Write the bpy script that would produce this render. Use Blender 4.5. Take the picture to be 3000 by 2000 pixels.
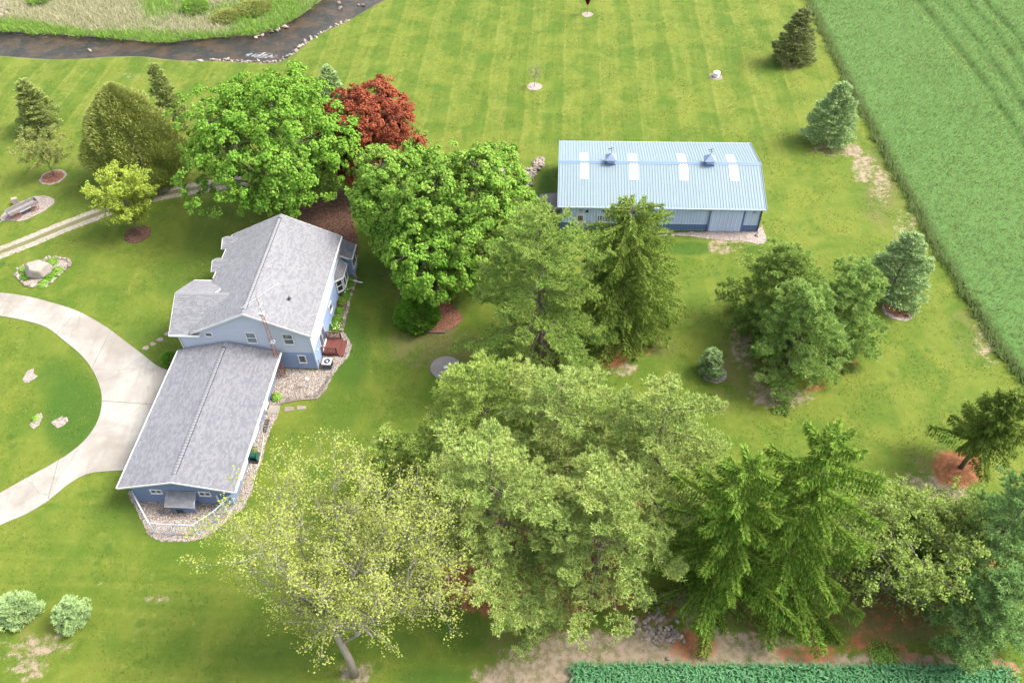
import bpy, bmesh, math, random
import numpy as np
from mathutils import Vector, Matrix, Euler
for o in list(bpy.data.objects): bpy.data.objects.remove(o)
SC = bpy.context.scene
COL = SC.collection
# ------------------------------------------------------------------ camera
FPX, TH, ROLL, H = 2396.3, math.radians(47.253), math.radians(-1.958), 58.0
_c, _s = math.cos(TH), math.sin(TH)
_R0 = np.array([1, 0, 0.]); _F = np.array([0, _c, -_s]); _U0 = np.array([0, _s, _c])
_R = math.cos(ROLL) * _R0 + math.sin(ROLL) * _U0
_U = -math.sin(ROLL) * _R0 + math.cos(ROLL) * _U0
CAMP = np.array([0, 0, H])
cam = bpy.data.cameras.new('camera'); camo = bpy.data.objects.new('camera', cam); COL.objects.link(camo)
cam.sensor_width = 36; cam.lens = 36 * FPX / 3000; cam.clip_end = 6000; cam.clip_start = .5
camo.matrix_world = Matrix(((_R[0], _U[0], -_F[0], 0), (_R[1], _U[1], -_F[1], 0), (_R[2], _U[2], -_F[2], H), (0, 0, 0, 1)))
SC.camera = camo
SC.render.engine = 'CYCLES'; SC.cycles.max_bounces = 5; SC.cycles.diffuse_bounces = 3; SC.cycles.glossy_bounces = 2; SC.cycles.transmission_bounces = 3; SC.cycles.caustics_reflective = False; SC.cycles.caustics_refractive = False
# ------------------------------------------------------------------ light: bright thin overcast, soft sun from the upper right
SUN_EL, SUN_AZ = math.radians(50), math.radians(84)      # azimuth clockwise from +Y
S_DIR = Vector((math.cos(SUN_EL) * math.sin(SUN_AZ), math.cos(SUN_EL) * math.cos(SUN_AZ), math.sin(SUN_EL)))
W = bpy.data.worlds.new('World'); SC.world = W; W.use_nodes = True
wn = W.node_tree.nodes; wl = W.node_tree.links; wn.clear()
sky = wn.new('ShaderNodeTexSky'); sky.sky_type = 'NISHITA'; sky.sun_disc = False
sky.sun_elevation = SUN_EL; sky.sun_rotation = SUN_AZ; sky.air_density = 1.2; sky.dust_density = 4.0; sky.ozone_density = 1.0
hs = wn.new('ShaderNodeHueSaturation'); hs.inputs['Saturation'].default_value = .45
bg = wn.new('ShaderNodeBackground'); bg.inputs[1].default_value = .15
wo = wn.new('ShaderNodeOutputWorld')
wl.new(sky.outputs[0], hs.inputs['Color']); wl.new(hs.outputs[0], bg.inputs[0]); wl.new(bg.outputs[0], wo.inputs[0])
sl = bpy.data.lights.new('sun', 'SUN'); sl.energy = 2.0; sl.angle = math.radians(22); sl.color = (1, .955, .88)
so = bpy.data.objects.new('sun', sl); COL.objects.link(so); so.rotation_euler = S_DIR.to_track_quat('Z', 'Y').to_euler()
vs = SC.view_settings; vs.view_transform = 'Standard'; vs.look = 'None'; vs.exposure = 1.92; vs.gamma = 1; vs.use_curve_mapping = False

# ------------------------------------------------------------------ helpers
K = 3000 / 2352
def S(px, py, z=0.):                       # photograph pixel (3000 wide) -> point of the place at height z
    d = _F + _R * (px - 1500) / FPX - _U * (py - 1000) / FPX
    return CAMP + d * ((z - H) / d[2])
def Dp(x, y, z=0.): return S(x * K, y * K, z)
def zm(x0, y0, k): return lambda x, y, z=0.: S(x0 + x * k, y0 + y * k, z)
Z1 = zm(0, 0, 1000 / 2240); Z2 = zm(900, 0, 1000 / 2240); Z3 = zm(2000, 0, 1000 / 2240); Z4 = zm(0, 600, 800 / 2281)
Z5 = zm(450, 600, 650 / 1853); Z6 = zm(300, 980, 600 / 1517); Z8 = zm(780, 640, 320 / 896); ZP = zm(2000, 600, 1000 / 2240)
ZQ = zm(2000, 1200, 1000 / 1960); ZW = zm(0, 540, 240 / 2352); ZR = zm(1400, 420, 260 / 1165); ZB = zm(0, 720, 260 / 1344)
ZI = zm(0, 1020, 350 / 784); ZC = zm(780, 1080, 220 / 1095)
def lin(c): return tuple(((x / 12.92) if x <= .04045 else ((x + .055) / 1.055) ** 2.4) for x in c)

def thing(name, label, cat, loc=(0, 0, 0), rz=0, group=None):
    o = bpy.data.objects.new(name, None); COL.objects.link(o); o.location = loc; o.rotation_euler = (0, 0, rz)
    o.empty_display_size = .3; o['label'] = label; o['category'] = cat
    if group: o['group'] = group
    return o
def tag(o, label, cat, group=None):
    o['label'] = label; o['category'] = cat
    if group: o['group'] = group
    return o
def struct(o, label=None):
    o['kind'] = 'structure'
    if label: o['label'] = label
    return o
def stuff(o, label=None, cat=None):
    o['kind'] = 'stuff'
    if label: o['label'] = label
    if cat: o['category'] = cat
    return o
def inst(name, mesh, parent=None, loc=(0, 0, 0), rot=(0, 0, 0), sc=(1, 1, 1)):
    o = bpy.data.objects.new(name, mesh); COL.objects.link(o); o.parent = parent
    o.location = loc; o.rotation_euler = rot; o.scale = sc
    return o
class MB:
    def __init__(s): s.v = []; s.f = []
    def add(s, vs, fs):
        b = len(s.v); s.v += [tuple(float(c) for c in p) for p in vs]; s.f += [tuple(b + i for i in f) for f in fs]; return s
    def box(s, x0, x1, y0, y1, z0, z1):
        return s.add([(x0, y0, z0), (x1, y0, z0), (x1, y1, z0), (x0, y1, z0), (x0, y0, z1), (x1, y0, z1), (x1, y1, z1), (x0, y1, z1)],
                     [(0, 3, 2, 1), (4, 5, 6, 7), (0, 1, 5, 4), (1, 2, 6, 5), (2, 3, 7, 6), (3, 0, 4, 7)])
    def hexa(s, lo, hi):                    # two quads of four points
        return s.add(list(lo) + list(hi), [(0, 3, 2, 1), (4, 5, 6, 7), (0, 1, 5, 4), (1, 2, 6, 5), (2, 3, 7, 6), (3, 0, 4, 7)])
    def prism(s, poly, vec):                # polygon extruded along a vector
        n = len(poly); vec = np.array(vec)
        lo = [np.array(p, float) for p in poly]; hi = [p + vec for p in lo]
        return s.add(lo + hi, [tuple(range(n))[::-1], tuple(range(n, 2 * n))] + [(i, (i + 1) % n, n + (i + 1) % n, n + i) for i in range(n)])
    def tube(s, pts, rs, n=6, cap=True):
        pts = [np.array(p, float) for p in pts]
        if not hasattr(rs, '__len__'): rs = [rs] * len(pts)
        rings = []
        for i, p in enumerate(pts):
            d = pts[min(i + 1, len(pts) - 1)] - pts[max(i - 1, 0)]; d = d / (np.linalg.norm(d) + 1e-9)
            a = np.cross(d, (0, 0, 1.) if abs(d[2]) < .9 else (1., 0, 0)); a /= np.linalg.norm(a); b = np.cross(d, a)
            rings.append([p + rs[i] * (a * math.cos(2 * math.pi * k / n) + b * math.sin(2 * math.pi * k / n)) for k in range(n)])
        fs = []
        for i in range(len(pts) - 1):
            for k in range(n): fs.append((i * n + k, (i + 1) * n + k, (i + 1) * n + (k + 1) % n, i * n + (k + 1) % n))
        if cap: fs += [tuple(range(n)), tuple(range((len(pts) - 1) * n, len(pts) * n))[::-1]]
        return s.add([q for r in rings for q in r], fs)
    def lathe(s, prof, c=(0, 0, 0), n=16):
        vs = [(c[0] + r * math.cos(2 * math.pi * k / n), c[1] + r * math.sin(2 * math.pi * k / n), c[2] + z) for r, z in prof for k in range(n)]
        fs = [(i * n + k, i * n + (k + 1) % n, (i + 1) * n + (k + 1) % n, (i + 1) * n + k) for i in range(len(prof) - 1) for k in range(n)]
        fs += [tuple(range(n))[::-1], tuple(range((len(prof) - 1) * n, len(prof) * n))]
        return s.add(vs, fs)
    def mesh(s, name, mat, smooth=False):
        me = bpy.data.meshes.new(name); me.from_pydata(s.v, [], s.f); me.materials.append(mat)
        bm = bmesh.new(); bm.from_mesh(me); bmesh.ops.recalc_face_normals(bm, faces=bm.faces); bm.to_mesh(me); bm.free()
        if smooth: me.polygons.foreach_set('use_smooth', [True] * len(me.polygons))
        me.update(); return me
    def build(s, name, mat, parent=None, smooth=False, loc=(0, 0, 0), rot=(0, 0, 0)):
        return inst(name, s.mesh(name, mat, smooth), parent, loc, rot)
def npmesh(name, verts, nper, mat, attrs=None, smooth=False):
    """verts (N*nper,3): N separate polygons of nper corners each"""
    verts = np.ascontiguousarray(verts, np.float32).reshape(-1, 3); nv = len(verts); nf = nv // nper
    me = bpy.data.meshes.new(name); me.vertices.add(nv); me.loops.add(nv); me.polygons.add(nf)
    me.vertices.foreach_set('co', verts.ravel())
    me.loops.foreach_set('vertex_index', np.arange(nv, dtype=np.int32))
    me.polygons.foreach_set('loop_start', np.arange(0, nv, nper, dtype=np.int32))
    for k, a in (attrs or {}).items():
        at = me.attributes.new(k, 'FLOAT', 'POINT'); at.data.foreach_set('value', np.ascontiguousarray(a, np.float32).ravel())
    me.materials.append(mat); me.update(calc_edges=True)
    return me
def gridmesh(name, X, Y, Zz, mat, attrs=None, mask=None, smooth=True):
    ny, nx = X.shape
    v = np.stack([X, Y, Zz], -1).reshape(-1, 3).astype(np.float32)
    i = np.arange(ny * nx).reshape(ny, nx)
    q = np.stack([i[:-1, :-1], i[:-1, 1:], i[1:, 1:], i[1:, :-1]], -1).reshape(-1, 4)
    if mask is not None: q = q[mask.reshape(-1)]
    me = bpy.data.meshes.new(name); me.vertices.add(len(v)); me.loops.add(q.size); me.polygons.add(len(q))
    me.vertices.foreach_set('co', v.ravel()); me.loops.foreach_set('vertex_index', q.ravel().astype(np.int32))
    me.polygons.foreach_set('loop_start', np.arange(0, q.size, 4, dtype=np.int32))
    for k, a in (attrs or {}).items():
        at = me.attributes.new(k, 'FLOAT', 'POINT'); at.data.foreach_set('value', np.ascontiguousarray(a, np.float32).ravel())
    me.materials.append(mat); me.update(calc_edges=True)
    if smooth: me.polygons.foreach_set('use_smooth', [True] * len(q))
    return me
def unit(a): return a / (np.linalg.norm(a, axis=-1, keepdims=True) + 1e-9)
def inpoly(x, y, poly):
    c = np.zeros(np.shape(x), bool); n = len(poly)
    for i in range(n):
        x1, y1 = poly[i][:2]; x2, y2 = poly[(i + 1) % n][:2]
        k = ((y1 > y) != (y2 > y)) & (x < (x2 - x1) * (y - y1) / (y2 - y1 + 1e-12) + x1); c ^= k
    return c
def segdist(x, y, poly, closed=True):
    d = np.full(np.shape(x), 1e9); n = len(poly)
    for i in range(n if closed else n - 1):
        a = np.array(poly[i][:2]); b = np.array(poly[(i + 1) % n][:2]); ab = b - a
        t = np.clip(((x - a[0]) * ab[0] + (y - a[1]) * ab[1]) / (ab @ ab + 1e-9), 0, 1)
        d = np.minimum(d, np.hypot(x - a[0] - t * ab[0], y - a[1] - t * ab[1]))
    return d
def sdist(x, y, poly): return segdist(x, y, poly) * np.where(inpoly(x, y, poly), -1, 1)   # negative inside
def smooth01(t): t = np.clip(t, 0, 1); return t * t * (3 - 2 * t)
def spline(pts, closed=True, step=.5):
    pts = [np.array(p[:2], float) for p in pts]; n = len(pts); out = []
    for i in range(n if closed else n - 1):
        p0, p1, p2, p3 = (pts[(i - 1) % n], pts[i], pts[(i + 1) % n], pts[(i + 2) % n]) if closed else (pts[max(i - 1, 0)], pts[i], pts[i + 1], pts[min(i + 2, n - 1)])
        m = max(1, int(np.linalg.norm(p2 - p1) / step))
        for j in range(m):
            t = j / m
            out.append(.5 * ((2 * p1) + (-p0 + p2) * t + (2 * p0 - 5 * p1 + 4 * p2 - p3) * t * t + (-p0 + 3 * p1 - 3 * p2 + p3) * t ** 3))
    if not closed: out.append(pts[-1])
    return out

# ------------------------------------------------------------------ materials
class NT:
    def __init__(s, name):
        s.m = bpy.data.materials.new(name); s.m.use_nodes = True; s.t = s.m.node_tree; s.t.nodes.clear()
        s.out = s.t.nodes.new('ShaderNodeOutputMaterial')
    def n(s, typ, _o=0, _p=None, **inp):
        nd = s.t.nodes.new('ShaderNode' + typ)
        for k, v in (_p or {}).items(): setattr(nd, k, v)
        for k, v in inp.items():
            key = int(k[1:]) if k[0] == 'i' and k[1:].isdigit() else k.replace('_', ' ')
            s.set(nd.inputs[key], v)
        return nd.outputs[_o] if _o is not None else nd
    def set(s, sock, v):
        if isinstance(v, bpy.types.NodeSocket): s.t.links.new(v, sock)
        elif isinstance(v, tuple) and len(v) == 3 and sock.type == 'RGBA': sock.default_value = (*v, 1)
        else: sock.default_value = v
    def math(s, op, a, b=0., c=0.): return s.n('Math', _p={'operation': op}, i0=a, i1=b, i2=c)
    def mix(s, f, a, b, mode='MIX'):
        nd = s.t.nodes.new('ShaderNodeMix'); nd.data_type = 'RGBA'; nd.blend_type = mode
        s.set(nd.inputs[0], f); s.set(nd.inputs[6], a); s.set(nd.inputs[7], b); return nd.outputs[2]
    def noise(s, scale, vec=None, detail=3, rough=.55, dist=0.):
        nd = s.t.nodes.new('ShaderNodeTexNoise'); nd.inputs['Scale'].default_value = scale; nd.inputs['Detail'].default_value = detail
        nd.inputs['Roughness'].default_value = rough; nd.inputs['Distortion'].default_value = dist
        s.t.links.new(vec or s.pos(), nd.inputs['Vector']); return nd.outputs[0]
    def pos(s):
        if not hasattr(s, '_pos'): s._pos = s.t.nodes.new('ShaderNodeNewGeometry').outputs['Position']
        return s._pos
    def obj(s):
        if not hasattr(s, '_obj'): s._obj = s.t.nodes.new('ShaderNodeTexCoord').outputs['Object']
        return s._obj
    def attr(s, name): return s.n('Attribute', 2, _p={'attribute_name': name})
    def step(s, x, lo, hi): return s.n('MapRange', _p={'interpolation_type': 'SMOOTHSTEP'}, Value=x, From_Min=lo, From_Max=hi)
    def rand(s): return s.t.nodes.new('ShaderNodeObjectInfo').outputs['Random']
    def val(s, col, f): 
        nd = s.t.nodes.new('ShaderNodeHueSaturation'); s.set(nd.inputs['Color'], col); s.set(nd.inputs['Value'], f); return nd.outputs[0]
    def bsdf(s, col, rough=.7, spec=.3, metal=0., bump=None, bs=.3, bd=.02, **kw):
        nd = s.t.nodes.new('ShaderNodeBsdfPrincipled'); s.set(nd.inputs['Base Color'], col); s.set(nd.inputs['Roughness'], rough)
        nd.inputs['Specular IOR Level'].default_value = spec; nd.inputs['Metallic'].default_value = metal
        for k, v in kw.items(): s.set(nd.inputs[k.replace('_', ' ')], v)
        if bump is not None:
            b = s.t.nodes.new('ShaderNodeBump'); b.inputs['Strength'].default_value = bs; b.inputs['Distance'].default_value = bd
            s.t.links.new(bump, b.inputs['Height']); s.t.links.new(b.outputs[0], nd.inputs['Normal'])
        s.t.links.new(nd.outputs[0], s.out.inputs[0]); return s.m
def plain(name, col, rough=.6, var=.12, sc=3., spec=.3, metal=0., bump=.15, fine=25., dirt=None):
    m = NT(name); n1 = m.noise(sc, m.pos(), 4); n2 = m.noise(fine, m.pos(), 2)
    f = m.math('ADD', m.math('MULTIPLY', m.math('SUBTRACT', n1, .5), var * 2.2), m.math('MULTIPLY', m.math('SUBTRACT', n2, .5), var))
    c = m.val(col, m.math('ADD', 1., f))
    if dirt: c = m.mix(m.math('MULTIPLY', m.step(n1, .48, .75), .6), c, dirt)
    return m.bsdf(c, rough, spec, metal, n2, bump, .01)
def foliage(name, c0, c1, tip, trans=.28, rough=.55, hue=.03):
    """c0/c1: leaf colours between which leaves vary, tip: colour of new growth at the shoot ends, on maples a painted highlight"""
    m = NT(name); v = m.attr('v'); t = m.attr('t')
    col = m.mix(v, c0, c1); col = m.mix(m.math('MULTIPLY', t, m.math('ADD', .25, m.math('MULTIPLY', v, .6))), col, tip)
    d = m.n('BsdfDiffuse', Color=col); tr = m.n('BsdfTranslucent', Color=m.mix(.5, col, tip)); mx = m.t.nodes.new('ShaderNodeMixShader'); mx.inputs[0].default_value = trans
    m.t.links.new(d, mx.inputs[1]); m.t.links.new(tr, mx.inputs[2]); m.t.links.new(mx.outputs[0], m.out.inputs[0])
    return m.m

M = {}
M['bark'] = plain('bark', (.10, .085, .062), .9, .35, 1.5, bump=.6, fine=12)
M['bark_grey'] = plain('bark_grey', (.20, .17, .14), .9, .3, 1.2, bump=.6, fine=10)
M['bark_twig'] = plain('bark_twig', (.17, .155, .125), .9, .2, 2)
M['white'] = plain('white_trim', (.52, .52, .51), .45, .05, 1.5, bump=.03)
M['pane'] = NT('window_glass').bsdf((.02, .026, .03), .06, .6)
M['glass_pale'] = NT('window_glass_curtained').bsdf((.10, .13, .15), .1, .5)
M['dark'] = plain('dark_metal', (.03, .03, .034), .5, .2)
M['galv'] = plain('galvanised', (.36, .40, .43), .45, .12, 4, metal=.5)
M['rust'] = plain('rust', (.20, .075, .045), .8, .4, 6, metal=.1)
M['deckwood'] = plain('stained_redwood', (.11, .035, .028), .6, .25, 2.5, fine=18)
M['rail'] = plain('stained_rail', (.085, .03, .025), .6, .25, 2.5)
M['oldwood'] = plain('weathered_wood', (.17, .155, .15), .85, .35, 3, bump=.5, fine=14)
M['stone'] = plain('fieldstone', (.36, .32, .28), .85, .3, 1.6, bump=.5, fine=9)
M['stone_grey'] = plain('grey_cobble', (.33, .33, .33), .85, .3, 1.6, bump=.5, fine=9)
M['stone_pale'] = plain('pale_stone', (.21, .185, .16), .85, .25, 1.6, bump=.4, fine=9)
M['timber'] = plain('landscape_timber', (.14, .09, .07), .9, .3, 3)
M['blackiron'] = plain('black_iron', (.035, .028, .024), .6, .2)
def rand_plain(name, col, rough, amt, dirt=None, sc=1.2, streak=0.):
    m = NT(name); n1 = m.noise(sc, m.pos(), 4); n2 = m.noise(22., m.pos(), 2)
    f = m.math('ADD', 1 - amt * .5, m.math('MULTIPLY', m.rand(), amt))
    f = m.math('ADD', f, m.math('MULTIPLY', m.math('SUBTRACT', n1, .5), .16))
    c = m.val(col, f)
    if dirt: c = m.mix(m.math('MULTIPLY', m.step(n1, .5, .78), .5), c, dirt)
    if streak:                                     # rain streaks running down the sheet and faint rows of screws
        st = m.n('VectorMath', _p={'operation': 'MULTIPLY'}, i0=m.obj(), i1=(5., .35, .35)); ns = m.noise(1.3, st, 4, .65)
        c = m.val(c, m.math('ADD', 1 - streak, m.math('MULTIPLY', ns, streak * 2)))
        sep = m.n('SeparateXYZ', None, i0=m.obj()); fy = m.math('ABSOLUTE', m.math('SUBTRACT', m.math('FRACT', m.math('DIVIDE', sep.outputs[1], .92)), .5)); c = m.val(c, m.math('SUBTRACT', 1., m.math('MULTIPLY', m.step(fy, .022, .008), streak * .5)))
    return m.bsdf(c, rough, .3, 0, n2, .12, .008)
M['rand_stone'] = rand_plain('fieldstones', (.185, .15, .125), .85, .8)
M['siding_pale'] = rand_plain('pale_blue_siding', (.35, .385, .455), .5, .06, (.31, .34, .395))
M['siding_blue'] = rand_plain('blue_siding', (.175, .235, .36), .5, .06, (.15, .19, .29))
M['siding_garage'] = rand_plain('slate_blue_siding', (.11, .148, .235), .5, .06, (.095, .125, .19))
M['barn_roof'] = rand_plain('pale_steel_roof', (.140, .184, .206), .55, .03, (.128, .167, .186), .7, .16)
M['barn_wall'] = rand_plain('blue_grey_steel', (.40, .475, .64), .45, .04, None, 1.2, .08)
M['barn_blue'] = rand_plain('deep_blue_steel', (.095, .145, .265), .45, .05)
M['cupola'] = rand_plain('blue_cupola_roof', (.15, .20, .285), .5, .05)
M['skylight'] = plain('skylight_sheet', (.60, .61, .61), .3, .04)
M['purple'] = foliage('purple_leaf', (.07, .012, .018), (.12, .02, .025), (.16, .03, .03))
def shingle_mat(name, a, b, c):
    m = NT(name); v = m.attr('v'); n1 = m.noise(.5, m.pos(), 4, .6); n2 = m.noise(60, m.pos(), 2); n3 = m.noise(2.2, m.pos(), 3)
    col = m.mix(m.step(v, .15, .85), a, b); col = m.mix(m.math('MULTIPLY', m.step(n1, .42, .72), .3), col, c)
    col = m.val(col, m.math('ADD', .91, m.math('MULTIPLY', n3, .18)))
    return m.bsdf(col, .9, .2, 0, n2, .3, .01)
M['shingle'] = shingle_mat('grey_shingle', (.122, .122, .133), (.158, .158, .167), (.168, .168, .173))
M['shingle_dark'] = shingle_mat('grey_shingle_garage', (.108, .108, .121), (.140, .140, .152), (.148, .148, .154))
# ------------------------------------------------------------------ ground materials
YW = .079
def ground_mat():
    m = NT('lawn'); p = m.pos()
    rot = m.n('VectorRotate', _p={'rotation_type': 'Z_AXIS'}, Vector=p, Angle=YW)
    sep = m.n('SeparateXYZ', None, i0=rot); X, Y = sep.outputs[0], sep.outputs[1]
    nL = m.noise(.045, p, 4, .6); nM = m.noise(.28, p, 5, .62, .6); nS = m.noise(1.6, p, 4, .65); nF = m.noise(9., p, 3, .7); nX = m.noise(30., p, 2, .7)
    # stretched along the mowing direction
    st = m.n('VectorMath', _p={'operation': 'MULTIPLY'}, i0=rot, i1=(1.5, .09, 1.)); nA = m.noise(1., st, 3, .6)
    st2 = m.n('VectorMath', _p={'operation': 'MULTIPLY'}, i0=rot, i1=(.09, 1.5, 1.)); nB = m.noise(1., st2, 3, .6)
    sd_ = m.attr('sdir'); amp = m.attr('samp')
    wob = m.math('MULTIPLY', m.math('SUBTRACT', nL, .5), 1.4)
    def mow(c, per):
        fr = m.math('FRACT', m.math('DIVIDE', m.math('ADD', c, wob), per)); al = m.math('FRACT', m.math('DIVIDE', m.math('ADD', c, wob), per * 2))
        return m.math('ADD', m.math('MULTIPLY', m.math('MULTIPLY', m.step(fr, .0, .06), m.step(fr, .26, .12)), m.math('MULTIPLY', m.step(nM, .35, .7), .85)), m.math('MULTIPLY', m.math('SUBTRACT', m.math('MULTIPLY', m.step(al, .0, .05), m.step(al, .55, .5)), .5), .9))
    sx = m.n('Mix', i0=sd_, i2=m.math('ADD', mow(X, 2.5), m.math('MULTIPLY', m.math('SUBTRACT', nA, .5), 3.2)), i3=m.math('ADD', m.math('MULTIPLY', mow(Y, 1.9), .55), m.math('MULTIPLY', m.math('SUBTRACT', nB, .5), 3.4)))
    sx = m.math('MULTIPLY', sx, amp)
    g1, g2, g3 = (.047, .084, .0075), (.094, .116, .015), (.142, .142, .042)
    col = m.mix(m.step(m.math('ADD', m.math('ADD', m.math('MULTIPLY', nM, .75), m.math('MULTIPLY', nL, .35)), m.math('MULTIPLY', sx, .09)), .36, .72), g1, g2)
    col = m.mix(m.math('MULTIPLY', m.step(m.math('ADD', nS, m.math('MULTIPLY', sx, .10)), .55, .82), .55), col, g3)
    # lush mask: dense grass and painted tree shade; then dark clover spots
    lush_shade = m.attr('lush_shade')
    col = m.mix(m.math('MULTIPLY', m.step(m.math('ADD', m.math('MULTIPLY', lush_shade, .8), m.math('SUBTRACT', nM, .5)), .25, .75), .75), col, (0.02304, 0.06336, 0.00648))
    vor = m.n('TexVoronoi', 0, Vector=p, Scale=.33, Randomness=1.); spot = m.math('MULTIPLY', m.step(m.math('ADD', vor, m.math('MULTIPLY', nS, .25)), .30, .19), .45)
    col = m.mix(spot, col, (0.0252, 0.0612, 0.00648))
    fl = m.n('TexVoronoi', 0, Vector=p, Scale=2.4, Randomness=1.)
    col = m.mix(m.math('MULTIPLY', m.step(m.math('ADD', fl, m.math('MULTIPLY', nM, .35)), .27, .18), .5), col, (0.1728, 0.1728, 0.0648))
    col = m.val(col, m.math('ADD', .42, m.math('ADD', m.math('MULTIPLY', nS, .3), m.math('ADD', m.math('MULTIPLY', nF, .5), m.math('MULTIPLY', nX, .36)))))
    # thatch / bare earth and rusty needle litter
    def brk(a, w): return m.step(m.math('MULTIPLY', m.step(a, .0, .3), m.math('ADD', a, m.math('ADD', m.math('MULTIPLY', m.math('SUBTRACT', nM, .5), w * 1.2), m.math('ADD', m.math('MULTIPLY', m.math('SUBTRACT', nS, .5), w * 1.6), m.math('MULTIPLY', m.math('SUBTRACT', nF, .5), w * .9))))), .3, .75)
    nz = m.math('ADD', .6, m.math('MULTIPLY', m.math('ADD', nF, nX), .4))
    thatch = m.val(m.mix(m.step(nS, .4, .62), (0.144, 0.1188, 0.072), (0.216, 0.1692, 0.1188)), nz)
    col = m.mix(m.math('MULTIPLY', brk(m.attr('thin'), .9), .62), col, m.val((0.0972, 0.0828, 0.036), nz))
    col = m.mix(brk(m.attr('bare'), 1.0), col, thatch)
    litter = m.val(m.mix(m.step(nS, .4, .65), (.14, .056, .024), (.225, .092, .042)), nz)
    col = m.mix(brk(m.attr('needle'), .85), col, litter)
    bank = m.val(m.mix(nS, (0.0504, 0.0396, 0.0288), (0.1368, 0.1188, 0.0936)), nz)
    col = m.mix(m.attr('bank'), col, bank)
    mead = m.val(m.mix(m.step(nM, .4, .6), (0.072, 0.0936, 0.0216), (0.1512, 0.1368, 0.0828)), nz)
    col = m.mix(m.attr('meadow'), col, mead)
    return m.bsdf(col, .9, .15, 0, m.math('ADD', nF, nX), .55, .05)
M['lawn'] = ground_mat()
# ------------------------------------------------------------------ creek outline (pixels of the photograph, reduced size)
south = [(-260, 118), (-120, 119), (0, 123), (70, 128), (130, 131), (190, 129), (250, 125), (330, 124), (375, 130), (430, 134), (500, 134), (560, 137), (640, 138), (672, 118), (702, 92), (742, 68), (792, 45), (832, 22), (872, 0), (940, -34), (1010, -75)]
north = [(-260, 62), (-120, 64), (0, 67), (60, 71), (130, 75), (200, 79), (270, 85), (340, 92), (400, 92), (460, 84), (520, 80), (580, 76), (620, 66), (660, 48), (690, 32), (716, 12), (738, -6), (792, -42), (860, -85)]
creek = spline([Dp(*p) for p in south], False, 1.5) + spline([Dp(*p) for p in north], False, 1.5)[::-1]
# ------------------------------------------------------------------ the ground sheet
def axis(lo, hi, st, far):
    core = np.arange(lo, hi + st / 2, st); g = []; d = st; x = hi
    while x < far: d *= 1.6; x += d; g.append(x)
    return np.concatenate([[lo - (q - hi) for q in g[::-1]], core, g])
gx = axis(-100, 96, .7, 2500); gy = axis(6, 150, .7, 2500)
GX, GY = np.meshgrid(gx, gy)
def proj(x, y, z=0.):
    px = x; dz = z - H
    X = px * _R[0] + y * _R[1] + dz * _R[2]; Yc = px * _U[0] + y * _U[1] + dz * _U[2]; Zc = px * _F[0] + y * _F[1] + dz * _F[2]
    Zc = np.where(Zc < 1, 1, Zc); return (1500 + FPX * X / Zc) / K, (1000 - FPX * Yc / Zc) / K
GU, GV = proj(GX, GY)
def blobs(lst, soft=.55):
    a = np.zeros(GX.shape)
    for x, y, rx, ry, s in lst:
        d = np.hypot((GU - x) / rx, (GV - y) / ry); a = np.maximum(a, s * smooth01((1.5 - d) / .95))
    return a
vis = (GY > 6) & (GY < 150) & (np.abs(GX) < 100)
sd = sdist(GX, GY, creek)
GZ = -.75 * smooth01((.9 - sd) / 1.6)
rng = np.random.default_rng(3)
GZ += .05 * np.sin(GX * .21 + 1) * np.sin(GY * .17) * vis * 0
bank = smooth01((.75 - sd) / .5)
nb = [Dp(*p) for p in north]
meadow = ((GU < 900) & vis) * 0.
far_side = inpoly(GX, GY, [tuple(q[:2]) for q in nb] + [(40, 260), (-400, 260), (-400, nb[0][1])])
meadow = np.where(far_side & (sd > .4), 1., 0.)
needle = blobs([(1080, 1325, 62, 75, 1), (1160, 1385, 70, 35, .9), (1290, 1385, 90, 40, .85), (1410, 1350, 55, 50, .95), (1420, 1270, 40, 40, .8), (1200, 870, 20, 22, 1), (1404, 826, 34, 18, .9), (1440, 800, 60, 30, .6), (2203, 1075, 60, 42, 1), (2240, 1275, 55, 32, 1), (1870, 885, 26, 12, .8), (1945, 838, 26, 12, .9), (1760, 820, 26, 30, .6), (2090, 1500, 120, 26, .45), (1590, 1480, 60, 40, .75), (1960, 1480, 60, 30, .5), (1470, 1200, 40, 50, .7), (1850, 1500, 90, 25, .6), (2040, 1400, 120, 60, .45), (2160, 1380, 90, 60, .45), (2290, 1540, 70, 30, .6), (1500, 1400, 60, 30, .7), (1250, 1180, 150, 90, .5), (1200, 1050, 60, 60, .45), (1350, 1300, 120, 80, .55), (1100, 1200, 60, 60, .5), (1800, 1400, 150, 60, .5)])
bare = blobs([(1530, 1500, 330, 58, .85), (1250, 1560, 150, 50, .9), (2000, 1530, 400, 34, .8), (815, 1548, 42, 26, .7), (60, 1525, 50, 40, .62), (100, 1480, 70, 26, .5), (20, 1500, 40, 40, .45), (1705, 790, 30, 60, .55), (1790, 912, 75, 24, .62), (1745, 860, 30, 30, .5), (1985, 385, 30, 40, .6), (2020, 430, 26, 50, .5), (1960, 345, 22, 16, .8), (1905, 345, 55, 22, .45), (2080, 520, 30, 46, .42), (2270, 780, 40, 70, .45), (2165, 1130, 70, 50, .7), (2110, 1110, 50, 30, .5), (1660, 565, 34, 20, .55), (1700, 556, 26, 14, .5), (1430, 845, 40, 22, .6), (2062, 715, 34, 20, .5), (1550, 1400, 90, 40, .6), (355, 1372, 30, 8, .5), (390, 1375, 24, 7, .45), (232, 1335, 16, 8, .5), (505, 255, 12, 8, .3), (300, 175, 30, 7, .4), (1180, 352, 26, 5, .45), (850, 90, 20, 6, .2), (1000, 560, 20, 14, .3), (1820, 150, 40, 12, .4), (1030, 690, 20, 40, .3)])
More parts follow.
